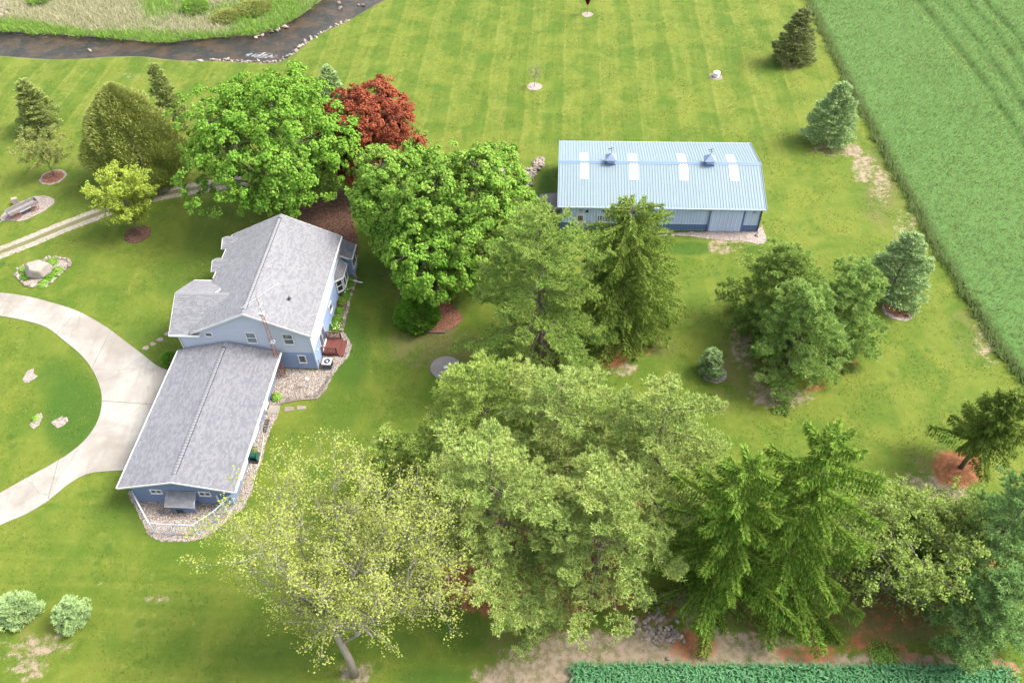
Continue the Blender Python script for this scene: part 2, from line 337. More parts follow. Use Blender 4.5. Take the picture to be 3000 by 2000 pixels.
thin = blobs([(1250, 1150, 260, 180, .75), (1750, 1350, 200, 120, .8), (2080, 1380, 180, 110, .85), (1000, 800, 120, 55, .7), (935, 640, 70, 60, .45), (1230, 790, 120, 60, .5), (1690, 850, 60, 90, .55), (2020, 420, 50, 110, .6), (2100, 560, 40, 90, .5), (2240, 740, 60, 90, .5), (1500, 800, 60, 40, .5), (140, 400, 90, 60, .25), (900, 1150, 80, 80, .3), (60, 1440, 120, 60, .4), (1130, 1180, 140, 120, .6), (1000, 1360, 80, 60, .6), (640, 120, 50, 30, .2), (780, 520, 40, 50, .5), (2150, 1100, 110, 80, .5), (1850, 720, 150, 90, .3), (2050, 380, 70, 200, .35), (1300, 1480, 250, 60, .5), (500, 540, 120, 60, .2)])
lush_shade = blobs([(170, 950, 75, 110, .9), (130, 870, 60, 60, .7), (800, 800, 55, 110, .85), (770, 950, 60, 70, .6), (700, 1050, 60, 60, .4), (650, 1500, 170, 60, .55), (300, 1180, 120, 55, .6), (420, 640, 90, 60, .6), (480, 560, 60, 60, .6), (340, 760, 70, 45, .6), (1580, 570, 60, 16, 1), (1740, 575, 40, 16, .8), (1620, 850, 40, 22, .6), (850, 640, 50, 70, .7), (1255, 430, 22, 40, .9), (1000, 1560, 110, 40, .7), (1240, 1440, 60, 18, .9), (920, 1480, 60, 40, .6), (1650, 275, 60, 18, .5), (1420, 460, 60, 30, .3), (2080, 1500, 60, 14, .9)])  # dense grass, plus shade beside foreground tree and small spruce painted darker green
sdir = smooth01((52 - GY) / 10) * smooth01((12 - GX) / 10); samp = np.clip(.32 + .8 * smooth01((GY - 76) / 18) + .45 * smooth01((40 - GY) / 8) * (GX < -16), 0, 1.2)
gm = gridmesh('lawn', GX, GY, GZ, M['lawn'], dict(bare=bare, thin=thin, needle=needle, lush_shade=lush_shade, bank=bank, meadow=meadow, sdir=sdir, samp=samp))
ground = struct(inst('lawn', gm), 'striped mown green lawn with thin and bare patches')
# ------------------------------------------------------------------ creek water
def water_mat():
    m = NT('creek_water'); p = m.pos()
    rp = m.n('VectorMath', _p={'operation': 'MULTIPLY'}, i0=p, i1=(.8, 1.6, 1)); n1 = m.noise(1.1, rp, 5, .7, .8); n2 = m.noise(.35, p, 3, .6); n3 = m.noise(5., rp, 3, .7)
    bed = m.mix(m.step(n2, .4, .65), (.016, .014, .012), (.045, .028, .016))
    bed = m.mix(m.math('MULTIPLY', m.step(n1, .5, .72), .5), bed, (.075, .068, .06))
    fo = m.step(m.math('ADD', m.math('MULTIPLY', n1, .8), m.math('MULTIPLY', m.attr('foam'), .34)), .70, .95)
    col = m.mix(fo, bed, (.42, .44, .47))
    return m.bsdf(col, m.n('Mix', i0=fo, i2=.2, i3=.7), .28, 0, m.math('ADD', n1, m.math('MULTIPLY', n3, .6)), .9, .2)
M['water'] = water_mat()
wx = np.arange(-100, 12, .5); wy = np.arange(95, 160, .5); WX, WY = np.meshgrid(wx, wy); wsd = sdist(WX, WY, creek)
WU, WV = proj(WX, WY, -.38)
foam = np.zeros(WX.shape)
for x, y, rx, ry, s in [(600, 128, 45, 10, 1), (650, 118, 30, 16, .6), (60, 76, 70, 10, .75), (130, 84, 60, 8, .5), (270, 108, 14, 5, .7), (480, 120, 60, 8, .4), (760, 40, 40, 26, .35), (820, 12, 20, 10, .5), (420, 112, 30, 8, .35)]:
    foam = np.maximum(foam, s * smooth01((1.5 - np.hypot((WU - x) / rx, (WV - y) / ry)) / .9))
cm = (wsd < .9); cm = cm[:-1, :-1] | cm[1:, 1:] | cm[1:, :-1] | cm[:-1, 1:]
rr = np.random.default_rng(5)
struct(inst('creek', gridmesh('creek', WX, WY, -.38 + .02 * rr.normal(size=WX.shape), M['water'], dict(foam=foam), cm)), 'shallow brown creek with white riffles')
# ------------------------------------------------------------------ flat beds, drive, track
def poly_sheet(name, pts, mat, z=.03, step=.4, jit=.05, seed=1, closed=True, smooth=True, drop=.12, inset=0.):
    r = np.random.default_rng(seed); q = spline(pts, True, step) if smooth else [np.array(p[:2]) for p in pts]
    q = [p + r.normal(size=2) * jit for p in q]
    if inset:
        A_ = np.array(q); T_ = np.roll(A_, -1, 0) - np.roll(A_, 1, 0); T_ /= np.linalg.norm(T_, axis=1)[:, None] + 1e-9; sg_ = np.sign(np.sum(A_[:, 0] * np.roll(A_[:, 1], -1) - A_[:, 1] * np.roll(A_[:, 0], -1))); q = list(A_ + np.stack([-T_[:, 1], T_[:, 0]], 1) * sg_ * inset)
    bm = bmesh.new(); vs = [bm.verts.new((p[0], p[1], z)) for p in q]
    es = [bm.edges.new((vs[i], vs[(i + 1) % len(vs)])) for i in range(len(vs))]
    bmesh.ops.triangle_fill(bm, edges=es, use_beauty=True)
    lo = [bm.verts.new((p[0], p[1], z - drop)) for p in q]
    for i in range(len(q)):
        j = (i + 1) % len(q); bm.faces.new((vs[i], vs[j], lo[j], lo[i]))
    bmesh.ops.recalc_face_normals(bm, faces=bm.faces)
    me = bpy.data.meshes.new(name); bm.to_mesh(me); bm.free(); me.materials.append(mat)
    return inst(name, me)
def concrete(name, c, seed=0.):
    m = NT(name); p = m.pos(); n1 = m.noise(.22, p, 5, .65, .5); n2 = m.noise(1.4, p, 4, .6); n3 = m.noise(24, p, 3, .7)
    v = m.n('TexVoronoi', 0, _p={'feature': 'DISTANCE_TO_EDGE'}, Vector=m.n('VectorMath', _p={'operation': 'ADD'}, i0=p, i1=m.n('VectorMath', _p={'operation': 'SCALE'}, i0=m.n('TexNoise', 1, Vector=p, Scale=.8), Scale=1.1)), Scale=.11)
    col = m.mix(m.step(n1, .34, .66), (c[0] * .70, c[1] * .66, c[2] * .63), c)
    ty = m.noise(1., m.n('VectorMath', _p={'operation': 'MULTIPLY'}, i0=p, i1=(1.6, .22, 1.)), 3, .6); col = m.mix(m.math('MULTIPLY', m.step(ty, .52, .74), .45), col, (c[0] * .62, c[1] * .58, c[2] * .55))
    col = m.mix(m.math('MULTIPLY', m.step(n2, .52, .8), .35), col, (c[0] * .66, c[1] * .60, c[2] * .57))
    col = m.mix(m.math('MULTIPLY', m.step(v, .006, .0015), .55), col, (.14, .12, .10))
    col = m.val(col, m.math('ADD', .82, m.math('MULTIPLY', n3, .36)))
    return m.bsdf(col, .85, .2, 0, n3, .25, .01)
M['drive'] = concrete('pale_concrete', (.25, .238, .215))
M['slabc'] = concrete('grey_concrete', (0.18, 0.1692, 0.1656))
M['slabp'] = concrete('pink_paver', (0.216, 0.18, 0.1656))
def gravel(name, a, b, c, sc=9.):
    m = NT(name); p = m.pos(); v = m.n('TexVoronoi', 1, Vector=p, Scale=sc, Randomness=1.); h = m.n('SeparateColor', 0, i0=v)
    d = m.n('TexVoronoi', 0, Vector=p, Scale=sc); n1 = m.noise(.5, p, 4); n2 = m.noise(30, p, 2)
    col = m.mix(m.step(h, .15, .85), a, b); col = m.mix(m.math('MULTIPLY', m.step(n1, .45, .7), .5), col, c)
    col = m.val(col, m.math('ADD', .75, m.math('MULTIPLY', n2, .5)))
    return m.bsdf(col, .9, .2, 0, d, .8, .05)
M['gravel'] = gravel('pale_river_gravel', (.10, .08, .066), (.235, .20, .17), (.185, .16, .14))
M['gravel_pink'] = gravel('pinkish_gravel', (0.1512, 0.1188, 0.1044), (0.2592, 0.216, 0.1908), (0.2376, 0.2016, 0.18))
M['mulch'] = gravel('bark_mulch', (0.0432, 0.0216, 0.0144), (0.1116, 0.0576, 0.0396), (0.0648, 0.036, 0.0252), 7.)
M['mulch_red'] = gravel('red_brown_mulch', (0.1008, 0.0396, 0.02304), (0.1944, 0.0936, 0.0612), (0.1224, 0.0576, 0.036), 8.)
M['soil'] = gravel('garden_soil', (.07, .045, .03), (.16, .12, .09), (.1, .08, .05), 8.)
# driveway: five slabs divided by joints
up = [(-150, 668), (-60, 668), (0, 672), (60, 680), (120, 695), (180, 715), (240, 748), (290, 785), (330, 815), (362, 840), (392, 852)]
inn = [(-150, 708), (-60, 714), (0, 726), (50, 735), (105, 752), (150, 785), (190, 820), (215, 855), (232, 900), (232, 940), (220, 975), (195, 1010), (160, 1040), (120, 1065), (60, 1098), (0, 1132), (-80, 1180), (-160, 1230)]
low = [(-160, 1300), (-80, 1248), (0, 1206), (60, 1181), (110, 1150), (160, 1110), (200, 1089), (240, 1083), (300, 1080)]
drv = thing('driveway', 'pale curving concrete driveway leading to the garage', 'driveway', (0, 0, 0)); struct(drv); del drv['category']
gar_edge = [(330, 1030), (366, 930)]
cuts_up = [0, 5, 7, len(up) - 1]; cuts_in = [0, 4, 6, 10]
def W2(l): return [Dp(*p)[:2] for p in l]
def shrink(poly, g=.012):
    q = [np.array(p[:2]) for p in poly]; c = sum(q) / len(q); return q
upS = spline(W2(up), False, .5); inS = spline(W2(inn), False, .5); loS = spline(W2(low), False, .5)
def near(sp, p):
    p = Dp(*p)[:2]; return int(np.argmin([np.hypot(*(q - p)) for q in sp]))
ju = [0, near(upS, (180, 715)), near(upS, (258, 760)), len(upS) - 1]; ji = [0, near(inS, (126, 768)), near(inS, (208, 845)), near(inS, (232, 925)), near(inS, (128, 1060)), len(inS) - 1]
jl = [0, near(loS, (110, 1150)), len(loS) - 1]
gap = 1
slabs = []
slabs.append(upS[ju[0]:ju[1] + 1] + inS[ji[0]:ji[1] + 1][::-1])
slabs.append(upS[ju[1]:ju[2] + 1] + inS[ji[1]:ji[2] + 1][::-1])
slabs.append(upS[ju[2]:] + [Dp(366, 930)[:2]] + inS[ji[2]:ji[3] + 1][::-1])
slabs.append([Dp(366, 930)[:2], Dp(330, 1030)[:2], Dp(310, 1080)[:2]] + loS[jl[1]:-1][::-1] + inS[ji[3]:ji[4] + 1][::-1])
slabs.append(loS[:jl[1] + 1] + inS[ji[4]:])
for i, q in enumerate(slabs):
    o = poly_sheet('concrete_slab', q, M['drive'], .05, jit=0., seed=i + 10, smooth=False, inset=.022); o.parent = drv
# wheel-track lane
def strip(name, ctr, hw, mat, z=.012, n=7, seed=2, label=None):
    r = np.random.default_rng(seed); c = np.array(spline(ctr, False, .35)); t = np.gradient(c, axis=0); t /= np.linalg.norm(t, axis=1)[:, None]; nn = np.stack([-t[:, 1], t[:, 0]], 1)
    w = np.linspace(-1, 1, n); jl_ = r.normal(size=(len(c), 2)) * .09
    X = c[:, 0:1] + nn[:, 0:1] * w * hw; Y = c[:, 1:2] + nn[:, 1:2] * w * hw
    X[:, 0] += nn[:, 0] * jl_[:, 0]; Y[:, 0] += nn[:, 1] * jl_[:, 0]; X[:, -1] += nn[:, 0] * jl_[:, 1]; Y[:, -1] += nn[:, 1] * jl_[:, 1]
    return struct(inst(name, gridmesh(name, X, Y, np.full(X.shape, z) - .03 * (np.abs(w)[None] > .99), mat, dict(w=np.repeat(w[None], len(c), 0)))), label)
def track_mat():
    m = NT('track_gravel'); p = m.pos(); w = m.math('ABSOLUTE', m.attr('w')); n1 = m.noise(.9, p, 4, .65); n2 = m.noise(14., p, 3, .7); n3 = m.noise(3., p, 3)
    g = m.mix(m.step(n3, .4, .65), (0.1944, 0.1692, 0.1332), (0.2592, 0.2304, 0.1908)); gr = m.mix(n1, (0.072, 0.0864, 0.0288), (0.1296, 0.1152, 0.0648))
    mid = m.math('ADD', m.step(w, .42, .12), m.step(w, .86, 1.02)); f = m.step(m.math('ADD', m.math('MULTIPLY', mid, .6), m.math('MULTIPLY', n1, .7)), .58, .85)
    return m.bsdf(m.val(m.mix(f, g, gr), m.math('ADD', .7, m.math('MULTIPLY', n2, .6))), .9, .15, 0, n2, .4, .03)
M['track'] = track_mat()
strip('gravel_track', W2([(-90, 612), (-30, 592), (0, 580), (60, 557), (120, 532), (180, 508), (240, 486), (300, 466), (360, 449), (430, 436), (500, 424), (580, 412)]), 1.45, M['track'], label='pale gravel wheel-track lane crossing the lawn')
# beds
def bed(name, pts, mat, z=.03, seed=1, label=None, jit=.06, smooth=True): return struct(poly_sheet(name, pts, mat, z, .3, jit, seed, smooth=smooth), label)
bed('gravel_bed', [Z6(205, 1150), Z6(195, 1200), Z6(240, 1262), Z6(275, 1350), Z6(320, 1440), Z6(370, 1508), Z6(450, 1532), Z6(560, 1534), Z6(680, 1525), Z6(780, 1488), Z6(880, 1412), Z6(960, 1352), Z6(1040, 1290), Z6(1085, 1210), Z6(1115, 1120), Z6(1152, 1010), Z6(1200, 850), Z6(1238, 720), Z6(1272, 640), Z6(1310, 560), Z6(1215, 560), Z6(1150, 720), Z6(1060, 980), Z6(960, 1210), Z6(600, 1190), Z6(320, 1180)], M['gravel'], .03, 2, 'river gravel round the gable end and side of the garage')
bed('gravel_bed', [Z8(20, 1535), Z8(110, 1525), Z8(245, 1488), Z8(420, 1466), Z8(500, 1390), Z8(545, 1290), Z8(610, 1200), Z8(680, 1120), Z8(702, 1040), Z8(672, 985), Z8(622, 915), Z8(560, 905), Z8(470, 1060), Z8(420, 1240), Z8(110, 1230), Z8(60, 1380)], M['gravel'], .03, 3, 'river gravel at the house corner and deck')
bed('garden_bed', [Z8(500, 950), Z8(622, 915), Z8(640, 830), Z8(672, 720), Z8(702, 610), Z8(732, 520), Z8(722, 470), Z8(715, 430), Z8(742, 320), Z8(690, 310), Z8(640, 420), Z8(600, 560), Z8(560, 740)], M['soil'], .045, 4, 'flower bed along the side wall of the house')
bed('mulch_bed', [Z8(742, 320), Z8(755, 180), Z8(735, 100), Z8(700, -20), Z5(1600, -110), Z5(1400, -60), Z5(1250, 20), Z5(1180, 90), Z5(1500, 300), Z8(680, 300)], M['mulch'], .035, 5, 'dark bark mulch behind the house under the maples')
bed('mulch_bed', [Dp(912, 742), Dp(940, 752), Dp(980, 762), Dp(1015, 762), Dp(1050, 748), Dp(1062, 728), Dp(1040, 700), Dp(1015, 685), Dp(990, 690), Dp(950, 700), Dp(920, 720)], M['mulch_red'], .05, 6, 'red bark mulch bed beneath the round bush')
bed('gravel_bed', [ZW(0, 1000), ZW(60, 880), ZW(300, 660), ZW(700, 470), ZW(1000, 350), ZW(1300, 335), ZW(1500, 390), ZW(1570, 480), ZW(1500, 600), ZW(1200, 800), ZW(900, 950), ZW(600, 1060), ZW(300, 1045), ZW(80, 1050)], M['gravel_pink'], .03, 7, 'oval pinkish gravel bed under the old wagon')
bed('gravel_bed', [Z3(-250, 1535), Z3(0, 1528), Z3(480, 1500), Z3(505, 1470), Z3(530, 1510), Z3(548, 1560), Z3(530, 1600), Z3(490, 1602), Z3(420, 1585), Z3(250, 1575), Z3(0, 1550), Z3(-250, 1552), Z3(-500, 1545), Z3(-500, 1528)], M['gravel_pink'], .03, 8, 'pinkish gravel strip along the front of the barn')
bed('gravel_bed', [Dp(1240, 448), Dp(1290, 448), Dp(1290, 480), Dp(1255, 480)], M['slabc'], .03, 9, 'grey gravel apron beside the end of the barn', .03)
bed('stone_bed', [ZR(795, 175), ZR(850, 178), ZR(885, 200), ZR(850, 260), ZR(800, 340), ZR(750, 410), ZR(710, 480), ZR(680, 550), ZR(630, 570), ZR(650, 500), ZR(590, 480), ZR(630, 400), ZR(680, 330), ZR(740, 270), ZR(750, 220)], M['gravel_pink'], .03, 10, 'narrow bed of grey cobbles on pale grit near the barn')
bed('stone_bed', [ZR(160, 280), ZR(230, 275), ZR(300, 300), ZR(350, 350), ZR(395, 385), ZR(370, 430), ZR(310, 490), ZR(250, 500), ZR(290, 440), ZR(330, 400), ZR(290, 350), ZR(220, 320)], M['gravel_pink'], .03, 11, 'pale curved gravel border behind the maples')
bed('garden_bed', [ZB(250, 440), ZB(290, 340), ZB(450, 300), ZB(650, 220), ZB(760, 185), ZB(960, 205), ZB(1070, 250), ZB(1000, 350), ZB(900, 440), ZB(800, 530), ZB(680, 620), ZB(560, 615), ZB(430, 600), ZB(340, 550), ZB(280, 490)], M['gravel_pink'], .04, 12, 'stone edged rock garden round the boulder')
def ring(x, y, r, mat, z, seed, label, name='mulch_ring', sq=1.):
    c = Dp(x, y); return bed(name, [(c[0] + r * math.cos(a), c[1] + r * sq * math.sin(a)) for a in np.linspace(0, 2 * math.pi, 12, endpoint=False)], mat, z, seed, label, .05)
ring(122, 407, 1.55, M['gravel_pink'], .03, 20, 'pale edge of the mulch ring at the thin-leaved young tree'); ring(122, 407, 1.3, M['mulch_red'], .045, 21, 'mulch ring at the thin-leaved young tree')
ring(316, 539, 1.5, M['mulch'], .04, 22, 'mulch ring at the yellow-green young tree')
ring(1228, 199, 1.05, M['gravel_pink'], .03, 23, 'pale mulch ring at the bare sapling'); ring(1349, 34, .9, M['gravel_pink'], .03, 24, 'pale mulch ring at the purple sapling')
ring(2063, 712, 1.5, M['gravel_pink'], .03, 25, 'pale rim of the mulch under the blue spruce'); ring(2063, 708, 1.3, M['mulch_red'], .045, 26, 'red mulch under the blue spruce')
ring(1640, 858, 1.15, M['gravel_pink'], .02, 27, 'pale litter ring under the small blue spruce')
ring(1643, 176, .95, M['gravel'], .02, 28, 'pale stone ring round the white well cap')
for i, (x, y) in enumerate([(190, 190), (235, 470), (395, 485)]):
    c = ZI(x, y); bed('stone_ring', [(c[0] + .55 * math.cos(a), c[1] + .75 * math.sin(a)) for a in np.linspace(0, 6.28, 9, endpoint=False)], M['gravel_pink'], .02, 30 + i, ['pale bare ring with a grass tuft nearest the turn', 'pale bare ring low in the drive island', 'small bare spot low in the drive island'][i], .16)
# ------------------------------------------------------------------ building helpers (local axes: u right, v back, z up)
def facing(side, plane):
    """(a along the wall, d outwards, z) -> local u,v,z"""
    if side == 'near': return lambda a, d, z: (a, plane - d, z)
    if side == 'far': return lambda a, d, z: (a, plane + d, z)
    if side == 'east': return lambda a, d, z: (plane + d, a, z)
    return lambda a, d, z: (plane - d, a, z)
def wbox(mb, fc, a0, a1, d0, d1, z0, z1):
    lo = [fc(a0, d0, z0), fc(a1, d0, z0), fc(a1, d1, z0), fc(a0, d1, z0)]; hi = [fc(a0, d0, z1), fc(a1, d0, z1), fc(a1, d1, z1), fc(a0, d1, z1)]
    return mb.hexa(lo, hi)
def window(par, fc, a0, a1, z0, z1, style='dh', pane='pane', fw=.09, label=None):
    mb = MB(); d0, d1 = .0, .09
    wbox(mb, fc, a0, a1, d0, d1, z1 - fw, z1); wbox(mb, fc, a0, a1, d0, d1 + .03, z0, z0 + fw * 1.1)
    wbox(mb, fc, a0, a0 + fw, d0, d1 - .002, z0 + fw, z1 - fw); wbox(mb, fc, a1 - fw, a1, d0, d1 - .002, z0 + fw, z1 - fw)
    zm_ = (z0 + z1) / 2; am = (a0 + a1) / 2
    if style == 'dh': wbox(mb, fc, a0 + fw, a1 - fw, d0, d1 - .02, zm_ - .035, zm_ + .035)
    if style == 'slide' or style == 'grid': wbox(mb, fc, am - .035, am + .035, d0, d1 - .02, z0 + fw, z1 - fw)
    if style == 'grid':
        for (b0, b1) in ((a0 + fw, am - .035), (am + .035, a1 - fw)):
            for k in (1, 2): x = b0 + (b1 - b0) * k / 3; wbox(mb, fc, x - .012, x + .012, d0, d1 - .035, z0 + fw, z1 - fw); zz = z0 + fw + (z1 - z0 - 2 * fw) * k / 3; wbox(mb, fc, b0, b1, d0, d1 - .037, zz - .012, zz + .012)
    w = mb.build('window', M['white'], par)
    if label: w['label'] = label
    halves = {'dh': [(a0 + fw, a1 - fw, z0 + fw, zm_ - .035), (a0 + fw, a1 - fw, zm_ + .035, z1 - fw)], 'slide': [(a0 + fw, am - .035, z0 + fw, z1 - fw), (am + .035, a1 - fw, z0 + fw, z1 - fw)]}
    halves['grid'] = halves['slide']; halves['one'] = [(a0 + fw, a1 - fw, z0 + fw, z1 - fw)]
    for (b0, b1, y0, y1) in halves[style]: wbox(MB(), fc, b0, b1, 0, .03, y0, y1).build('pane', M[pane], w)
    return w
def boards(par, fc, z0, z1, rng_fn, mat, ex=.2, name='siding_board'):
    """lap siding: every course a board of its own; rng_fn(z) -> (a0, a1)"""
    z = z0
    while z < z1 - .02:
        t = min(z + ex, z1); lo, hi = rng_fn(z), rng_fn(t)
        if lo[1] - lo[0] < .1: break
        if hi[1] - hi[0] < .02: hi = ((lo[0] + lo[1]) / 2 - .01, (lo[0] + lo[1]) / 2 + .01)
        A = [fc(lo[0], -.02, z), fc(lo[1], -.02, z), fc(lo[1], .034, z), fc(lo[0], .034, z)]; B = [fc(hi[0], -.02, t), fc(hi[1], -.02, t), fc(hi[1], .008, t), fc(hi[0], .008, t)]
        MB().hexa(A, B).build(name, mat, par); z = t
def shingles(par, O, e, s, Le, Ls, mat, seed, ex=.17, tw=.33):
    """tabs laid in courses over a slope: O corner at the eave, e along the eave, s up the slope"""
    O, e, s = (np.array(q, float) for q in (O, e, s)); n = np.cross(e, s); n /= np.linalg.norm(n); n *= np.sign(n[2]); r = np.random.default_rng(seed)
    V = []; A = []
    nc = int(math.ceil(Ls / ex))
    for c in range(nc):
        y0, y1 = c * ex, min((c + 1) * ex + .02, Ls); x = -r.random() * tw
        while x < Le:
            w = tw * r.choice([.5, .8, 1, 1.3]); x0, x1 = max(x, 0), min(x + w - .006, Le); x += w
            if x1 - x0 < .03: continue
            h = .028 + .010 * r.random(); yb = y0 - .012 * r.random() * (c > 0)
            p = [O + e * x0 + s * yb + n * h, O + e * x1 + s * yb + n * h, O + e * x1 + s * y1 + n * .013, O + e * x0 + s * y1 + n * .013]
            b = [O + e * x0 + s * yb, O + e * x1 + s * yb, p[1], p[0]]
            V += p + b; A += [r.random()] * 8
    return stuff(inst('shingles', npmesh('shingles', np.array(V), 4, mat, dict(v=np.array(A))), par))
def slope(par, O, e, s, Le, Ls, mat, seed, th=.16, name='roof_slope'):
    O, e, s = (np.array(q, float) for q in (O, e, s)); n = np.cross(e, s); n /= np.linalg.norm(n); n *= np.sign(n[2])
    q = [O, O + e * Le, O + e * Le + s * Ls, O + s * Ls]
    o = MB().hexa([p - n * th for p in q], q).build(name, M['white'], par)
    shingles(o, O, e, s, Le, Ls, mat, seed); return o
def bar(par, name, p0, p1, w, h, mat, off=(0, 0, 0)):
    p0, p1 = np.array(p0, float), np.array(p1, float); d = unit(p1 - p0); a = np.cross(d, (0, 0, 1.)); a = unit(a) if np.linalg.norm(a) > .05 else np.array([1., 0, 0]); b = np.cross(a, d); off = np.array(off)
    f = lambda p: [p + off - a * w / 2 - b * h / 2, p + off + a * w / 2 - b * h / 2, p + off + a * w / 2 + b * h / 2, p + off - a * w / 2 + b * h / 2]
    return MB().hexa(f(p0), f(p1)).build(name, mat, par)
def ridge_caps(par, u, v0, v1, z, ln=.3, mat='shingle', hw=.22, sl_=.35):
    MB().prism([(u - hw, v0 + .02, z - hw * sl_ - .02), (u, v0 + .02, z - .03), (u + hw, v0 + .02, z - hw * sl_ - .02), (u + hw, v0 + .02, z - hw * sl_ + .045), (u, v0 + .02, z + .04), (u - hw, v0 + .02, z - hw * sl_ + .045)], (0, v1 - v0 - .04, 0)).build('ridge_vent', M['dark'], par)
    hw2 = hw - .045
    me = MB().add([(-hw2, 0, -hw2 * sl_ + .02), (0, 0, .02), (hw2, 0, -hw2 * sl_ + .02), (hw2, ln - .02, -hw2 * sl_ + .005), (0, ln - .02, .005), (-hw2, ln - .02, -hw2 * sl_ + .005), (-hw2, 0, -hw2 * sl_ - .02), (hw2, 0, -hw2 * sl_ - .02)], [(0, 1, 4, 5), (1, 2, 3, 4), (0, 6, 7, 2, 1)]).mesh('ridge_cap', M[mat])
    at = me.attributes.new('v', 'FLOAT', 'POINT'); at.data.foreach_set('value', [.75] * len(me.vertices))
    n = int((v1 - v0) / ln)
    for i in range(n): inst('ridge_cap', me, par, (u, v0 + i * ln, z + .055))

# ------------------------------------------------------------------ HOUSE
HX, HY = -29.106, 51.551
house = thing('house', 'two storey pale blue house with grey shingle roof and lean mast beside it', 'house', (HX, HY, 0), -YW)
house['label'] = 'two storey blue house with grey shingle gable roof and side wing'
WU0, WU1, WV0, WV1 = .36, 10.80, .2, 13.5        # main walls
ZE, ZR_, RU = 4.88, 7.58, 5.58; SLP = (ZR_ - ZE) / 5.58
def under(u): return ZR_ - .2 - SLP * abs(u - RU)
MB().prism([(WU0, WV0, 0), (WU1, WV0, 0), (WU1, WV0, under(WU1)), (RU, WV0, under(RU)), (WU0, WV0, under(WU0))], (0, WV1 - WV0, 0)).build('wall', M['siding_blue'], house)
WG0, WGZ = -1.25, 4.55                              # side wing
MB().box(WG0, WU0 + .5, WV0 + .003, 6.8, 0, WGZ - .05).build('wall', M['siding_pale'], house)
MB().prism([(WG0, WV0 + .05, WGZ - .05), (WG0, 6.75, WGZ - .05), (WG0, 3.5, 6.3)], (2.5, 0, 0)).build('wing_gable', M['siding_pale'], house)
fn = facing('near', WV0); fe = facing('east', WU1); fw = facing('west', WG0)
def gr(z):
    if z <= WGZ: a0 = WG0
    else: a0 = max(WU0, RU - (ZR_ - .2 - z) / SLP)
    a1 = WU1 if z <= under(WU1) else RU + (ZR_ - .2 - z) / SLP
    return (a0, a1)
boards(house, fn, .15, 2.35, gr, M['siding_blue'])
boards(house, fn, 2.35, WGZ, gr, M['siding_pale']); boards(house, fn, WGZ + .001, 7.3, gr, M['siding_pale'])
boards(house, fe, .15, 2.35, lambda z: (WV0, WV1), M['siding_blue']); boards(house, fe, 2.35, 4.75, lambda z: (WV0, WV1), M['siding_pale'])
boards(house, fw, .15, WGZ, lambda z: (WV0, 6.8), M['siding_pale'])
MB().box(WG0 - .03, WU1 + .03, WV0 - .03, WV1 + .03, 0, .16).build('foundation', M['slabc'], house)
bar(house, 'corner_trim', (WU1 + .02, WV0 - .02, .16), (WU1 + .02, WV0 - .02, 4.9), .12, .12, M['siding_pale'])
# main roof
se = unit(np.array([5.58, 0, ZR_ - ZE])); LS = math.hypot(5.58, ZR_ - ZE); V0, V1 = -.1, 13.75
slope(house, (11.16, V0, ZE), (0, 1, 0), (-se[0], 0, se[2]), V1 - V0, LS, M['shingle'], 1)
slope(house, (0, V0, ZE), (0, 1, 0), (se[0], 0, se[2]), V1 - V0, LS, M['shingle'], 2)
ridge_caps(house, RU, .5, 13.3, ZR_, sl_=SLP)
for s_ in (0, 1):
    e0 = (11.17, V0, ZE - .02) if s_ else (-.01, 7.2, ZE - .02); e1 = (11.17, V1, ZE - .02) if s_ else (-.01, V1, ZE - .02)
    bar(house, 'gutter', e0, e1, .12, .13, M['white'], (.05 if s_ else -.05, 0, -.07))
for (a, b) in (((11.16, V0 - .02, ZE - .1), (RU, V0 - .02, ZR_ - .1)), ((.55, V0 - .02, ZE + .17), (RU, V0 - .02, ZR_ - .1)), ((11.16, V1 + .02, ZE - .1), (RU, V1 + .02, ZR_ - .1)), ((0, V1 + .02, ZE - .1), (RU, V1 + .02, ZR_ - .1))):
    bar(house, 'rake_board', a, b, .045, .2, M['white'])
# side wing roof
WZ, WR = 4.62, 6.46; sw = unit(np.array([0, 3.6, WR - WZ])); LW = math.hypot(3.6, WR - WZ)
slope(house, (-2.0, -.1, WZ), (1, 0, 0), (0, sw[1], sw[2]), 2.8, LW, M['shingle'], 3, name='wing_roof')
slope(house, (.8, -.1 + .5, WZ + .255), (1, 0, 0), (0, sw[1], sw[2]), 2.85, LW - .58, M['shingle'], 4, name='wing_roof')
slope(house, (-2.0, 7.1, WZ), (1, 0, 0), (0, -sw[1], sw[2]), 3.6, LW, M['shingle'], 5, name='wing_roof')
mcap = MB().add([(0, -.19, -.08), (0, 0, .03), (0, .19, -.08), (.28, .19, -.095), (.28, 0, .015), (.28, -.19, -.095)], [(0, 1, 4, 5), (1, 2, 3, 4)]).mesh('ridge_cap', M['shingle'])
at = mcap.attributes.new('v', 'FLOAT', 'POINT'); at.data.foreach_set('value', [.8] * 6)
for i in range(17): inst('ridge_cap', mcap, house, (-2.0 + i * .3, 3.5, WR + .03))
bar(house, 'rake_board', (-2.02, -.1, WZ - .1), (-2.02, 3.5, WR - .1), .045, .2, M['white']); bar(house, 'rake_board', (-2.02, 7.1, WZ - .1), (-2.02, 3.5, WR - .1), .045, .2, M['white'])
bar(house, 'gutter', (-2.0, -.16, WZ - .08), (.8, -.16, WZ - .08), .12, .13, M['white']); bar(house, 'gutter', (-2.0, 7.16, WZ - .08), (.0, 7.16, WZ - .08), .12, .13, M['white'])
MB().box(.79, .815, -.1, .18, WZ - .19, WZ + .05).build('fascia_end', M['white'], house)
MB().tube([(-1.32, .12, WZ - .15), (-1.32, .12, .15), (-1.42, -.1, .1)], .05, 6).build('downspout', M['white'], house)
